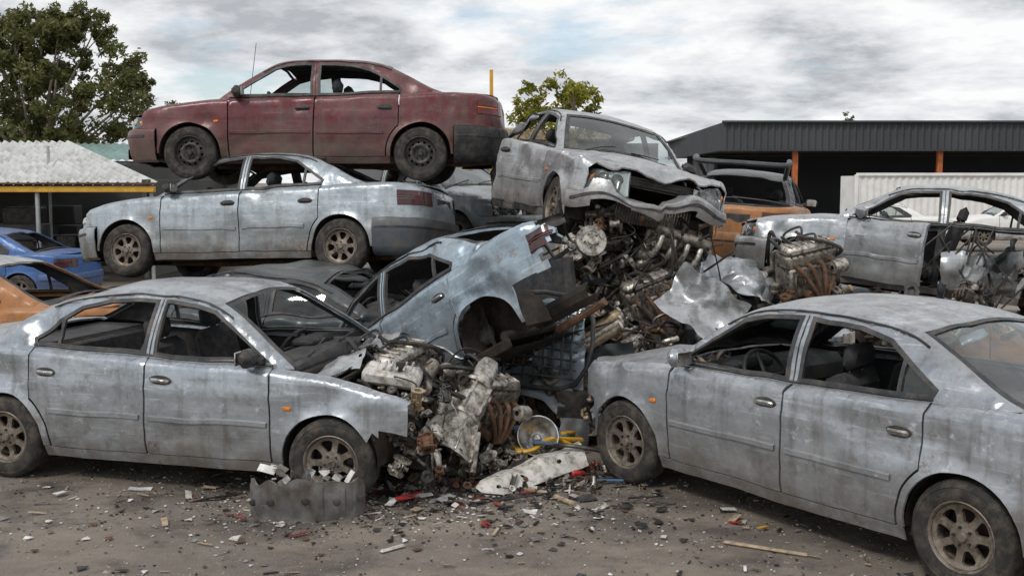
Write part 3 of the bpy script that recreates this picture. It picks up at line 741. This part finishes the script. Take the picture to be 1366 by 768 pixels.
F_=car('silver_sedan',(-.289,9.483,.163),134.5,26.5,-3.9,'silF',skip=('front_door_right','rear_door_right','fender','wheels','bumper_rear','trunk','hood','bumper_front','front_fascia','mirrors','radiator','plate_recess','quarter_right','pillars_right'),keep=keepF,seed=6,dent=.024)
G=car('silver_sedan',(4.688,12.416,.715),157.8,-6,3.2,'silG',skip=('rear_door_left','rear_door_right'),seed=7,door_open={'front_door_left':30},dent=.026)
mb=MB();r1=random.Random(31)
mb.sheet(.8,.5,'silG',TR((-.55,.86,.45),80,8,10),.16,6.1,18,12,cut=.5);mb.sheet(.5,.6,'dark',TR((-.75,.8,.55),70,30,40),.15,8.1,14,12,cut=.5)
for i in range(26): scrap(mb,J((r1.uniform(-1.0,.0),r1.uniform(.5,.85),r1.uniform(.28,.6))),r1,.7,.3)
for i in range(16):
    a=J((r1.uniform(-1,-.1),.8,r1.uniform(.3,.9)));mb.tube([a,a+J((r1.uniform(-.2,.2),.1,.1)),a+J((r1.uniform(-.3,.3),.15,-.3))],.01,'black',6,5)
mb.obj('crumpled_rear_door',G)
K_=car('silver_sedan',(-1.25,15.6,1.15),-38,0,0,'silG',seed=8,glasses=('windshield',),skip=('grille',),detail=False)
H=car('orange_sedan',(3.45,16.2,.90),72,0,4,'orange',seed=9,gh_mat='dark',roof_mat='dark',skip=('hood','trunk'),detail=False)
mb=MB();mb.tube([(-.95,-.55,1.33),(-1.5,-.62,1.55),(-1.9,-.6,1.50),(-1.95,-.1,1.50),(-1.9,.5,1.50),(-1.5,.6,1.55),(-.95,.55,1.33)],.035,'dark',8,6);mb.obj('raised_tailgate_frame',H)
I_=car('orange_hatchback',(-5.85,11.0,0),176,0,0,'orange',seed=10,detail=False,glasses=('rear_left',),skip=('wheels',),roof_mat='silG')
def squash(f,s=1.0):
    def g(v):
        v=v.copy()
        if v.z>.8: v.z=.8+(v.z-.8)*f
        v.z+=.07*noise.noise(v*2.5+Vector((s,0,0)));v.y*=1+.06*noise.noise(v*1.3+Vector((0,s,0)));return v
    return g
car('crushed_dark_sedan',(-2.7,12.9,0),168,0,0,'dark',seed=11,deform=squash(.35,3),detail=False,skip=('mirrors',))
car('crushed_dark_sedan',(-2.0,10.75,0),-14,0,0,'dark',seed=12,deform=squash(.85,5),detail=False,skip=('mirrors',),glasses=('front_right','rear_right'))
car('crushed_dark_sedan',(.9,12.7,0),20,0,0,'dark',seed=13,deform=squash(.3,7),detail=False,skip=('mirrors','hood'))
car('crushed_dark_sedan',(2.9,11.6,-.15),28,4,0,'dark',seed=14,deform=squash(.2,8),detail=False,skip=('mirrors','hood','bumper_front','front_fascia'))
car('crushed_orange_sedan',(5.2,12.3,-.25),165,0,0,'orange',seed=15,deform=squash(.15,9),detail=False,skip=('mirrors','hood'))
car('crushed_dark_sedan',(-.9,15.4,-.05),-38,0,0,'dark',seed=16,deform=squash(.35,9),detail=False,skip=('mirrors',))
car('crushed_dark_sedan',(3.6,16.4,-.1),120,0,0,'dark',seed=17,deform=squash(.2,9),detail=False,skip=('mirrors',))
car('blue_sedan',(-10.1,20.5,-.12),175,0,0,'blue',seed=18,glasses=('front_left','rear_left'),detail=False)
car('white_sedan',(11.2,34,.1),170,0,0,'white',seed=19,detail=False,glasses=('windshield','front_left','rear_left'))
car('white_sedan',(15.8,34,.2),175,0,0,'white',seed=20,detail=False,glasses=('windshield','front_left','rear_left'))

# ------------------------------------------------------------ named scrap
def put(name,fn,seed=1):
    mb=MB();fn(mb,random.Random(seed));return mb.obj(name)
put('gearbox',lambda m,r:gearbox(m,AX((-.50,7.50,.22),(-.18,7.95,.78)),1.2,'alu'))
put('gearbox',lambda m,r:gearbox(m,AX((-.82,7.62,.42),(-.55,7.9,.86)),.8,'alu2'))
put('gearbox',lambda m,r:gearbox(m,AX((.62,9.6,.92),(1.05,9.8,.75)),.75,'tan'))
put('engine_block',lambda m,r:engine(m,TR((-.22,8.05,.42),20,10,50),r,.9),2)
put('engine_block',lambda m,r:engine(m,TR((2.95,10.9,1.2),10,-10,20),r,1.1),3)
put('engine_block',lambda m,r:engine(m,TR((.95,10.0,.55),30,20,-30),r,1.0),4)
put('engine_block',lambda m,r:engine(m,TR((.0,9.9,1.20),-20,35,60),r,.75),6)
put('engine_block',lambda m,r:engine(m,TR((1.35,10.5,.95),10,-20,15),r,.95),7)
put('engine_block',lambda m,r:engine(m,TR((.42,8.95,.36),15,-15,35),r,.8,'alu2'),9)
def pipes(m,r):
    for i in range(3):
        m.tube([(.40+i*.03,9.05,.66+i*.07),(.60,9.07,.76+i*.05),(.92,9.15,.94+i*.05)],.052,('tan','alu','tan')[i],14,4)
        m.lathe([(.048,0),(.068,.0),(.068,.02),(.048,.025)],'alu',AX((.9,9.14,.93+i*.05),(1.0,9.17,.98+i*.05)),seg=16)
put('exhaust_manifold',pipes)
def refl(m,r):
    T=AX((.19,8.22,.18),(.22,7.7,.42)); m.lathe([(0,.0),(.03,.0),(.035,.03),(.09,.05),(.135,.10),(.15,.13),(.158,.13),(.15,.12),(.1,.03),(.04,-.03),(0,-.05)],'chrome',T,seg=32)
    m.lathe([(.0,.07),(.02,.065),(.028,.05),(.03,.0)],'chrome',T,seg=16)
    m.tube([(.15,8.2,.15),(.05,8.1,.08),(.02,8.0,.03)],.018,'chrome',8,5)
put('headlamp_reflector',refl)
def beam(m,r):
    T=TR((.15,7.62,.10),18,-9,38)
    V,F=tri2d('beam',[(-.46,-.12),(.42,-.14),(.50,.09),(.3,.14),(-.36,.12),(-.5,.02)],[[(x+.022*math.cos(t*.785),y+.014*math.sin(t*.785)) for t in range(8)] for x,y in((-.3,.04),(-.12,-.03),(.06,.05),(.2,-.05),(.36,.03),(-.36,-.06))],.035)
    slab(m,V,F,lambda x,y:(x,y,.035*math.cos(y*16)+.012*math.sin(x*30)*(abs(y)<.08)+.04*noise.noise(Vector((x*4,y*6,0)))),.006,'pale',T)
put('perforated_panel',beam)
def brk(m,r):
    T=TR((-1.32,6.92,0),0,0,4)
    def f(u,v,o=0):
        a=math.pi*(.02+.96*u);h=.27+.03*noise.noise(J((u*8,3,0)))-.05*abs(u-.5)+.015*math.sin(u*30);x=-.36*math.cos(a);y=-(.19)*math.sin(a)**.7
        q=.045*(math.sin(u*46)>.2)*(.10<v<.84);return (x*(1+q*.5+o),y*(1+q+o)-.03*v+.015*noise.noise(J((u*5,v*3,2))),h*v)
    for o in(0,-.05):
        Vv,Ff=grid(lambda u,v:f(u,v,o),90,12);m.raw(Vv,Ff,'bracket',T)
    Vv,Ff=grid(lambda u,v:J(f(u,1,0))-J((f(u,1,0)[0],f(u,1,0)[1],0))*.05*v,90,2);m.raw(Vv,Ff,'alu2',T)
    Vv,Ff=grid(lambda u,v:J((f(u,0,0)[0]*v,f(u,0,0)[1]*v,.012)),40,3);m.raw(Vv,Ff,'black',T)
    for u in(.14,.3,.5,.68,.86): m.lathe([(.0,.002),(.018,.002),(.022,.0),(.024,-.004)],'black',T@Matrix.Translation(J(f(u,.5,.06)))@Matrix.Rotation(R(90),4,'X'),seg=14)
    for i in range(60): m.sheet(r.uniform(.03,.12),r.uniform(.02,.07),r.choice(('whitepl','lensback','whitepl','pale')),T@TR((r.uniform(-.28,.28),r.uniform(-.06,.22),r.uniform(.04,.30)),r.uniform(0,180),r.uniform(-60,60),r.uniform(0,180)),.02,i*3,4,4)
put('broken_bumper_bracket',brk,4)
def rib(m,T,w,h,mat,seed,amp=.07,curl=.08): m.sheet(w,h,mat,T,amp,seed,26,18,curl,.4,.006)
def fenderpiece(m,r):
    Vv,Ff=grid(lambda u,v:(lambda a,rr:(rr*math.cos(a),.12*v*v+.05*noise.noise(Vector((u*4,v*3,1))),rr*math.sin(a)))(R(-5+170*u),.30+.22*v+.03*noise.noise(J((u*6,0,4))) ),34,10)
    n=len(Vv);T=TR((.10,8.70,.12),-18,14,-25)
    m.raw(Vv+[v+Vector((0,.006,0)) for v in Vv],Ff+[tuple(x+n for x in reversed(f)) for f in Ff],'silF',T)
put('torn_fender',fenderpiece)
put('torn_fender',lambda m,r:rib(m,TR((1.75,9.9,.98),62,28,-24),.75,.5,'silE',7.7,.13,.14))
put('torn_hood',lambda m,r:rib(m,TR((2.2,10.9,1.15),35,20,10),1.0,.5,'silG',3.7,.14,.12))
put('torn_bumper',lambda m,r:rib(m,TR((.05,10.4,1.62),70,-22,15),1.0,.12,'black',2.7,.05,.03))
put('torn_door_panel',lambda m,r:rib(m,TR((.75,9.3,.42),65,-20,20),.8,.45,'dark',5.7,.12,.1))
def seatframe(m,r):
    T=TR((.20,8.86,.84),66,0,-18,1.12)
    for i in range(9): m.tube([(-.30+i*.075,-.28,.03*math.sin(i)),(-.28+i*.07,0,.05),(-.30+i*.075,.30,.02)],.009,'black',6,3,Mx=T)
    for i in range(9): m.tube([(-.32,-.27+i*.068,.01),(0,-.26+i*.068,.06),(.32,-.27+i*.068,.0)],.008,'black',6,3,Mx=T)
    m.tube([(-.33,-.3,0),(.33,-.3,0),(.35,.3,0),(-.33,.32,0),(-.33,-.3,0)],.018,'black',8,4,Mx=T)
    rib(m,T@Matrix.Translation((0,0,-.10)),.7,.65,'silF',1.2,.08,.05)
put('seat_frame',seatframe)
put('brake_drum',lambda m,r:drum(m,TR((.62,10.75,1.50),78,0,-25),.15,'alu'))
def pile(m,r):
    for i in range(620):
        y=8.75+2.9*r.random()**.85;x=r.uniform(-.35+.05*(y-8.5),1.05+.55*(y-8.6));t=(y-8.75)/3.0
        p=J((x,y,max(.04,.10+t*1.20*r.uniform(.85,1.05)-(.35*abs(x-.9)*t*.3))));scrap(m,p,r,r.uniform(.6,1.25),.48)
    for i in range(40):
        a=J((r.uniform(-.2,2.2),r.uniform(9,10.6),0));a.z=.25+(a.y-8.75)*.42;m.tube([a,a+J((r.uniform(-.2,.2),-.1,.08)),a+J((r.uniform(-.4,.4),r.uniform(-.3,.1),-.05)),a+J((r.uniform(-.5,.5),-.2,-.4))],r.choice((.007,.01,.016,.024)),r.choice(('black','rubber','steel','black')),6,6)
    n=26;V,F=grid(lambda u,v:(-.9+4.6*u,8.9+3.2*v,-.1+1.15*v+.25*noise.noise(Vector((u*9,v*9,3)))-.5*(abs(u-.5)*2)**3),n,n);m.raw(V,F,'under')
put('scrap_metal_pile',pile,21)
def pile2(m,r):
    for i in range(220):
        x=r.gauss(-.10,.33);y=8.1+r.gauss(0,.28);h=max(.03,.35*math.exp(-((x+.3)/.35)**2-((y-8.2)/.35)**2)*r.uniform(.3,1.1)+.03);scrap(m,J((x,y,h)),r,r.uniform(.3,.65),.35)
    for i in range(12): 
        a=J((r.uniform(-.1,.4),r.uniform(8.0,8.7),.06+r.random()*.12));m.tube([a,a+J((r.uniform(-.3,.3),r.uniform(-.2,.2),.05)),a+J((r.uniform(-.5,.5),r.uniform(-.3,.3),.0))],.016,r.choice(('bluepl','bluepl','black','steel')),8,5)
    for k in range(150):
        x=r.uniform(2.5,4.9);scrap(m,J((x,11.0+r.uniform(-.4,.4),.75+r.uniform(-.25,.3))),r,r.uniform(.6,1.1),.45)
    for k in range(170):
        x=r.uniform(-1.0,1.0);scrap(m,J((x,7.68+r.uniform(-.36,.32),.03)),r,r.uniform(.12,.34),.35)
    for k in range(34):
        a=J((r.uniform(-.9,1.0),r.uniform(7.2,8.1),.015));m.tube([a,a+J((r.uniform(-.15,.15),r.uniform(-.12,.12),.03)),a+J((r.uniform(-.35,.35),r.uniform(-.2,.2),.0))],r.choice((.004,.007,.012)),r.choice(('black','black','steel','rust','redpl')),6,5)
put('car_part_debris',pile2,8)
def yel(m,r):
    for (x,y,a,L) in((.12,8.3,10,.5),(.38,8.35,25,.4),(-.02,8.1,-35,.3),(.45,8.55,60,.2)): m.box((x,y,.15),(L,.05,.03),'yellow',rot=rotm(5,8,a),ch=.008)
    m.tube([(-.05,8.0,.12),(.15,7.95,.16),(.3,8.15,.2),(.5,8.2,.12)],.018,'yellow',6,6)
    m.box((.02,8.25,.07),(.25,.06,.03),'orangel',rot=rotm(0,0,30))
put('yellow_plastic_trim',yel)
put('red_lamp_fragment',lambda m,r:m.box((.47,7.75,.04),(.13,.09,.06),'redpl',rot=rotm(10,15,30),ch=.015))
put('bamboo_pole',lambda m,r:m.tube([(.09,7.42,.02),(.25,7.28,.022),(.42,7.05,.02)],.016,'wood',8,8,ring=1))
put('wooden_stick',lambda m,r:m.box((1.48,6.2,.012),(.50,.035,.018),'wood',rot=rotm(0,0,-28)))
put('wooden_stick',lambda m,r:m.box((-.70,6.2,.012),(.17,.035,.016),'pale',rot=rotm(0,0,42)))
put('steel_rod',lambda m,r:(m.tube([(.6,7.6,.03),(1.0,7.62,.02)],.012,'bluepl',6,3),m.tube([(.55,7.5,.03),(.85,7.75,.02)],.009,'steel',6,3)))
def lit(m,r):
    for i in range(4200):
        k=r.random()
        if k<.65: x=r.gauss(-.75,.85);y=7.25+r.gauss(0,.42)
        else: x=r.uniform(-4,3);y=r.uniform(5.4,8)
        s=r.uniform(.003,.012) if r.random()<.93 else r.uniform(.015,.035)
        mt=r.choice(('whitepl','alu','pale','steel','black','lensback','black','lensback','rust'))
        a=r.uniform(0,6.28);P=[J((x+s*(.5+r.random())*math.cos(a+q),y+s*(.5+r.random())*math.sin(a+q),.003+r.random()*s*.5)) for q in(0,1.7,3.2,4.8)]
        m.raw(P+[p+J((0,0,.004)) for p in P],[(4,5,6,7),(0,1,5,4),(1,2,6,5),(2,3,7,6),(3,0,4,7)],mt)
    for (x,y,w,h,a,mt) in((-2.6,7.45,.16,.06,5,'whitepl'),(-3.1,7.3,.1,.05,60,'whitepl'),(-.62,7.25,.16,.06,25,'whitepl'),(-.45,7.2,.14,.07,50,'whitepl'),(-2.0,7.2,.35,.02,12,'steel'),(-3.1,7.1,.2,.02,-5,'wood'),(-1.3,6.45,.12,.03,35,'redpl'),(-.1,6.5,.12,.02,80,'wood'),(.75,7.0,.1,.06,40,'black'),(1.55,6.55,.06,.03,30,'yellow'),(-1.9,6.7,.14,.02,60,'steel'),(-.4,7.1,.12,.09,20,'black'),(.5,7.2,.14,.08,20,'black'),(.8,6.6,.08,.05,10,'black'),(-.85,7.3,.1,.08,10,'steel'),(-.8,7.1,.12,.05,70,'whitepl'),(-.7,7.45,.1,.07,110,'pale'),(-.25,7.1,.1,.06,10,'steel')):
        m.sheet(w,h,mt,TR((x,y,.02),r.uniform(-12,12),r.uniform(-12,12),a),.02,x,5,4)
    for i in range(130): 
        m.sheet(r.uniform(.04,.12),r.uniform(.015,.06),r.choice(('whitepl','pale','black','steel','black','redpl','wood')),TR((r.gauss(-.4,.95),7.2+r.gauss(0,.38),.015),r.uniform(-20,20),r.uniform(-20,20),r.uniform(0,180)),.02,i*1.3,4,3)
    for i in range(55): 
        m.sheet(r.uniform(.03,.12),r.uniform(.008,.02),r.choice(('whitepl','wood','black','steel','wood')),TR((r.uniform(-3.4,2.2),r.uniform(5.6,7.3),.012),r.uniform(-10,10),r.uniform(-8,8),r.uniform(0,180)),.01,i*2.3,4,3)
put('ground_litter',lit,9)
STONE=simple('stone',(.24,.215,.185),.9,0,.5,3)
def grav(m,r):
    for i in range(8500):
        x=r.uniform(-5,5);y=4.6+6*r.random()**1.3;s=r.uniform(.003,.009)*(2 if r.random()<.03 else 1)
        P=[J((x+s*r.uniform(.6,1.2)*math.cos(q),y+s*r.uniform(.6,1.2)*math.sin(q),0)) for q in(0,1.25,2.5,3.77,5)]
        m.raw(P+[J((x,y,s*.9))],[(k,(k+1)%5,5) for k in range(5)],STONE)
put('gravel',grav,2)

# ------------------------------------------------------------ setting
def ground():
    m,nt,b=newmat('dusty_asphalt');v=coords(nt)
    c=mix(nt,nz(nt,v,.55,8,.65,.40,.60),(.14,.117,.096),(.26,.224,.185))
    c=mix(nt,nz(nt,v,1.7,10,.7,.50,.64,0,.85),c,(.060,.052,.044))
    c=mix(nt,nz(nt,coords(nt,(4,9,2),(1,2.2,1)),.8,9,.68,.52,.66,0,.7),c,(.33,.283,.228))
    c=mix(nt,nz(nt,v,6,8,.75,.55,.7,0,.5),c,(.07,.06,.05))
    c=mix(nt,nz(nt,v,70,4,.8,.52,.7,0,.55),c,(.40,.36,.31));c=mix(nt,nz(nt,v,110,3,.8,.55,.7,0,.7),c,(.03,.028,.026))
    nt.links.new(c,b.inputs['Base Color']);nt.links.new(nz(nt,v,1.7,8,.6,.35,.65,.95,.6),b.inputs['Roughness'])
    p=bump(nt,b,nz(nt,v,2.2,8,.6,0,1),.6,.06);bump(nt,b,nz(nt,v,75,6,.8,0,1),.9,.012,p)
    obj_from('ground',[(-1500,-300,0),(1500,-300,0),(1500,2500,0),(-1500,2500,0)],[(0,1,2,3)],[m],smooth=False)
ground()
def corr(m,p0,du,dv,n,rows_,amp,per,mat,nrm):
    p0=J(p0);du=J(du);dv=J(dv);L=du.length;N_=int(L/per*8);nrm=J(nrm).normalized();V=[];F=[]
    for i in range(N_+1):
        for j in range(2): V.append(p0+du*(i/N_)+dv*j+nrm*amp*math.sin(i/8*2*math.pi))
    for i in range(N_): F.append((2*i,2*i+2,2*i+3,2*i+1))
    m.raw(V,orient(V,F,nrm),mat)
M['roofw']=simple('weathered_zinc_roof',(.56,.57,.56),.55,.1,.15,1.5,(.33,.31,.28),.1,10)
M['teal']=simple('teal_roof',(.20,.33,.31),.6,0,.2,1.5,(.22,.24,.22),.1)
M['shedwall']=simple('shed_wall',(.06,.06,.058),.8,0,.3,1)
M['char']=simple('charcoal_cladding',(.055,.059,.064),.6,.1,.15,.5,None,.1)
M['cont']=simple('container_paint',(.80,.80,.78),.6,0,.06,1,(.6,.58,.54),.1,dm=.5)
M['opost']=simple('orange_post',(.42,.12,.03),.6,0,.2,3);M['ypost']=simple('yellow_post',(.66,.36,.03),.5,0,.2,3,(.3,.18,.06),dm=.4)
M['galv']=simple('galvanised_steel',(.4,.42,.42),.5,.5,.2,3)
M['gwall']=simple('grey_wall',(.16,.165,.17),.8,0,.15,1)
def part(root,name,fn,seed=1,**k):
    m=MB();fn(m,random.Random(seed));return m.obj(name,root,**k)
def root(n): e=bpy.data.objects.new(n,None);scene.collection.objects.link(e);return e
s=root('open_shed')
part(s,'roof',lambda m,r:corr(m,(-26,22,2.12),(18.9,0,0),(-4.2,6,1.05),0,0,.035,.20,'roofw',(0,-.2,1)))
part(s,'eave_beam',lambda m,r:(m.box((-16.5,22.05,2.0),(18.6,.12,.12),'ypost'),m.box((-16.5,21.95,2.115),(18.8,.03,.04),'rust')))
part(s,'posts',lambda m,r:[m.tube([(x,22.1,0),(x,22.1,1.93)],.045,'galv',10,1) for x in(-9.6,-13.5,-17.5,-7.3)])
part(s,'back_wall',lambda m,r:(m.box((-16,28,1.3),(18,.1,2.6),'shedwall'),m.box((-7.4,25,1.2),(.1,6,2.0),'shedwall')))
part(s,'shelving',lambda m,r:[m.box((-10+r.uniform(-4,3),25+r.uniform(-1,2),r.uniform(.4,1.4)),(r.uniform(.4,1.6),.5,r.uniform(.2,.7)),r.choice(('steel','shedwall','bumper_grey','black')),ch=.02) for i in range(30)])
s=root('teal_roof_building')
part(s,'roof',lambda m,r:corr(m,(-19,38,2.9),(6.2,0,0),(-.8,5,.75),0,0,.03,.3,'teal',(0,-.2,1)));part(s,'walls',lambda m,r:m.box((-16.2,40.5,1.45),(5.8,4.8,2.85),'gwall'))
s=root('warehouse')
part(s,'front_fascia',lambda m,r:corr(m,(10.6,55,3.75),(34,0,0),(0,0,1.38),0,0,.05,.34,'char',(0,-1,0)))
part(s,'side_fascia',lambda m,r:corr(m,(11.4,80,3.75),(-.8,-25,0),(0,0,1.38),0,0,.05,.34,'char',(-1,0,0)))
part(s,'gutter',lambda m,r:(m.box((27.6,54.9,5.15),(34.2,.25,.1),'char'),m.box((27.6,54.9,3.72),(34.2,.16,.08),'black')))
part(s,'roof',lambda m,r:m.box((28,68,5.0),(34,25,.1),'char'));part(s,'soffit',lambda m,r:m.box((28,68,3.9),(33.6,25,.06),'gwall'))
part(s,'back_wall',lambda m,r:(m.box((28,72,1.9),(33,.2,3.9),'char'),m.box((11.9,68,1.8),(.2,8,3.6),'char')))
part(s,'posts',lambda m,r:[m.box((x,55.4,1.85),(.26,.26,3.7),'opost',ch=.02) for x in(14.3,21.6,28.9,36)])
s=root('shipping_container')
part(s,'shell',lambda m,r:(corr(m,(14.2,45,0),(13,0,0),(0,0,2.42),0,0,.03,.28,'cont',(0,-1,0)),m.box((20.7,46.3,1.2),(12.9,2.3,2.4),'cont')))
part(s,'rails',lambda m,r:(m.box((20.7,44.96,2.46),(13.1,.12,.12),'cont'),m.box((14.15,44.96,1.25),(.14,.14,2.4),'cont')))
s=root('grey_building')
part(s,'walls',lambda m,r:m.box((-.2,32,1.6),(8.4,4,3.2),'gwall'));part(s,'roof',lambda m,r:m.box((1.0,31.8,3.42),(4.6,4.6,.35),'tan',ch=.05))
s=root('yellow_gantry')
part(s,'posts',lambda m,r:(m.box((-.31,16.6,1.95),(.055,.055,3.75),'ypost'),m.box((-.20,16.7,1.3),(.06,.06,2.5),'ypost'),m.box((-.26,16.65,2.0),(.16,.05,.05),'ypost')))
s=root('utility_pole');part(s,'pole',lambda m,r:m.tube([(-10.4,24.6,0),(-10.4,24.6,2.95)],.035,'galv',8,1))
# ------------------------------------------------------------ trees
def leafmat(name,a,b2,sc):
    m,nt,b=newmat(name);v=coords(nt)
    c=mix(nt,nz(nt,v,sc,5,.7,.35,.65),a,b2);c=mix(nt,nz(nt,v,sc*6,3,.7,.4,.65),c,tuple(x*.6 for x in a))
    nt.links.new(c,b.inputs['Base Color']);b.inputs['Roughness'].default_value=.55
    tr=N(nt,'ShaderNodeBsdfTranslucent');nt.links.new(c,tr.inputs[0]);ms=N(nt,'ShaderNodeMixShader');ms.inputs[0].default_value=.4
    out=nt.nodes['Material Output'];nt.links.new(b.outputs[0],ms.inputs[1]);nt.links.new(tr.outputs[0],ms.inputs[2]);nt.links.new(ms.outputs[0],out.inputs[0]);return m
M['leafE']=leafmat('eucalyptus_leaves',(.115,.14,.04),(.27,.25,.09),.6);M['leafY']=leafmat('fig_leaves',(.20,.22,.025),(.55,.50,.07),1.5)
M['leafD']=leafmat('conifer_leaves',(.10,.12,.05),(.16,.17,.08),.6)
M['bark']=simple('bark',(.24,.205,.165),.9,0,.3,5)
def tree(name,base,top,clumps,leaf,seed,ls=.16,per=260,trunk=.28,fk=.32):
    r=random.Random(seed);rt=root(name);base=J(base)
    m=MB();fork=base+J((0,0,(top-base.z)*fk));m.tube([base,base.lerp(fork,.5)+J((.15,0,0)),fork],(trunk,trunk*.7),'bark',10,4)
    for i,(c,rad) in enumerate(clumps):
        c=J(c);
        if i%2==0:
            mid=fork.lerp(c,.5)+J((r.uniform(-.3,.3),r.uniform(-.3,.3),-.25*rad));m.tube([fork,mid,c],(trunk*.3,.02),'bark',6,4)
            for k in range(2): m.tube([mid.lerp(c,.6),c+J((r.uniform(-1,1),r.uniform(-1,1),r.uniform(-.2,.8)))*rad*.7],(.03,.01),'bark',5,2)
    m.obj('trunk_and_limbs',rt)
    V=[];F=[]
    for (c,rad) in clumps:
        c=J(c);sub=[(c+J((r.gauss(0,.5),r.gauss(0,.5),r.gauss(0,.38)))*rad,rad*r.uniform(.22,.45)) for _ in range(9)]
        for (sc,sr) in sub:
            for _ in range(int(per/9*(sr/rad)/.33)):
                d=J((r.gauss(0,1),r.gauss(0,1),r.gauss(0,.75)));d=d.normalized()*sr*r.random()**.45
                p=sc+d;a=J((r.uniform(-1,1),r.uniform(-1,1),r.uniform(-1,.4))).normalized();b=a.cross(J((r.uniform(-1,1),r.uniform(-1,1),r.uniform(-1,1)))).normalized()
                L=ls*r.uniform(.6,1.3);w=L*.38;o=len(V);V+=[p-a*L,p+b*w,p+a*L,p-b*w];F.append((o,o+1,o+2,o+3))
    obj_from('foliage',V,F,[M[leaf]],None,rt,smooth=False)
r=random.Random(14);cl=[]
for i in range(76):
    a=r.uniform(0,6.28);q=r.random()**.5;zz=r.uniform(-1,1);w=math.sqrt(max(0,1-zz*zz*.8))
    cl.append(((-19.4+4.9*w*q*math.cos(a)-.3*(zz<0),45+3.4*w*q*math.sin(a),5.9+2.9*zz),r.uniform(.5,1.05)))
tree('eucalyptus_tree',(-19.5,45,0),9.0,cl,'leafE',1,.12,700,.35)
r=random.Random(4);cl=[]
for i in range(26):
    a=r.uniform(0,6.28);q=r.random()**.5;cl.append(((1.0+.98*q*math.cos(a),26+.8*q*math.sin(a),3.9+r.uniform(-.75,.5)),r.uniform(.22,.40)))
tree('fig_tree',(1.0,26,0),4.7,cl,'leafY',2,.07,190,.07,.55)
tree('distant_tree',(-24.6,80,0),9,[((-24.6,80,7.6),.8),((-25.2,80,7.3),.6),((-23.9,80,7.2),.6),((-24.5,80,6.6),.9)],'leafD',3,.12,260,.12)
tree('distant_tree',(24.3,80,0),8,[((24.3,80,6.6),.5),((23.7,80,6.2),.45),((24.8,80,6.25),.4)],'leafD',5,.12,200,.1)

# ------------------------------------------------------------ world, sun, camera
w=bpy.data.worlds.new('World');scene.world=w;w.use_nodes=True;nt=w.node_tree
for n in list(nt.nodes): nt.nodes.remove(n)
out=N(nt,'ShaderNodeOutputWorld');sk=N(nt,'ShaderNodeTexSky');sk.sky_type='NISHITA';sk.sun_disc=False;sk.sun_elevation=R(48);sk.sun_rotation=R(215)
b1=N(nt,'ShaderNodeBackground');b1.inputs[1].default_value=.13;nt.links.new(sk.outputs[0],b1.inputs[0])
tc=N(nt,'ShaderNodeTexCoord');sp=N(nt,'ShaderNodeSeparateXYZ');nt.links.new(tc.outputs['Generated'],sp.inputs[0])
zz=mul(nt,mul(nt,sp.outputs[2],0.0,'MAXIMUM'),.20,'ADD')
cb=N(nt,'ShaderNodeCombineXYZ');nt.links.new(mul(nt,sp.outputs[0],zz,'DIVIDE'),cb.inputs[0]);nt.links.new(mul(nt,sp.outputs[1],zz,'DIVIDE'),cb.inputs[1]);cb.inputs[2].default_value=.37
cv=cb.outputs[0]
c1=nz(nt,cv,1.7,10,.58,.38,.62,0,1,.25);c2=nz(nt,cv,4.6,10,.62,.34,.66,0,1)
f=mul(nt,mul(nt,c1,.6),mul(nt,c2,.4),'ADD',True)
cr=N(nt,'ShaderNodeValToRGB');e=cr.color_ramp.elements;e[0].position=.10;e[0].color=(.47,.495,.53,1);e[1].position=.78;e[1].color=(.98,.985,.99,1)
x=cr.color_ramp.elements.new(.42);x.color=(.76,.775,.805,1);nt.links.new(f,cr.inputs[0])
b2=N(nt,'ShaderNodeBackground');nt.links.new(cr.outputs[0],b2.inputs[0]);b2.inputs[1].default_value=1.0
mk=nz(nt,cv,1.3,7,.6,.34,.46,.2,1);ms=N(nt,'ShaderNodeMixShader');nt.links.new(mk,ms.inputs[0]);nt.links.new(b1.outputs[0],ms.inputs[1]);nt.links.new(b2.outputs[0],ms.inputs[2]);nt.links.new(ms.outputs[0],out.inputs[0])
sd=bpy.data.lights.new('sun','SUN');sd.energy=1.5;sd.angle=R(10);sd.color=(1,.95,.88);so=bpy.data.objects.new('sun',sd);scene.collection.objects.link(so)
az=R(215);el=R(48);dirv=Vector((math.sin(az)*math.cos(el),math.cos(az)*math.cos(el),math.sin(el)));so.rotation_euler=dirv.to_track_quat('Z','Y').to_euler()
cd=bpy.data.cameras.new('camera');co=bpy.data.objects.new('camera',cd);scene.collection.objects.link(co);scene.camera=co
cd.sensor_width=36;cd.lens=36*1453/1366;cd.clip_end=5000;cd.clip_start=.1
co.location=(0,0,2.143);co.rotation_euler=(R(90-5.54),0,0)
scene.view_settings.view_transform='Standard';scene.view_settings.look='None';scene.view_settings.exposure=0
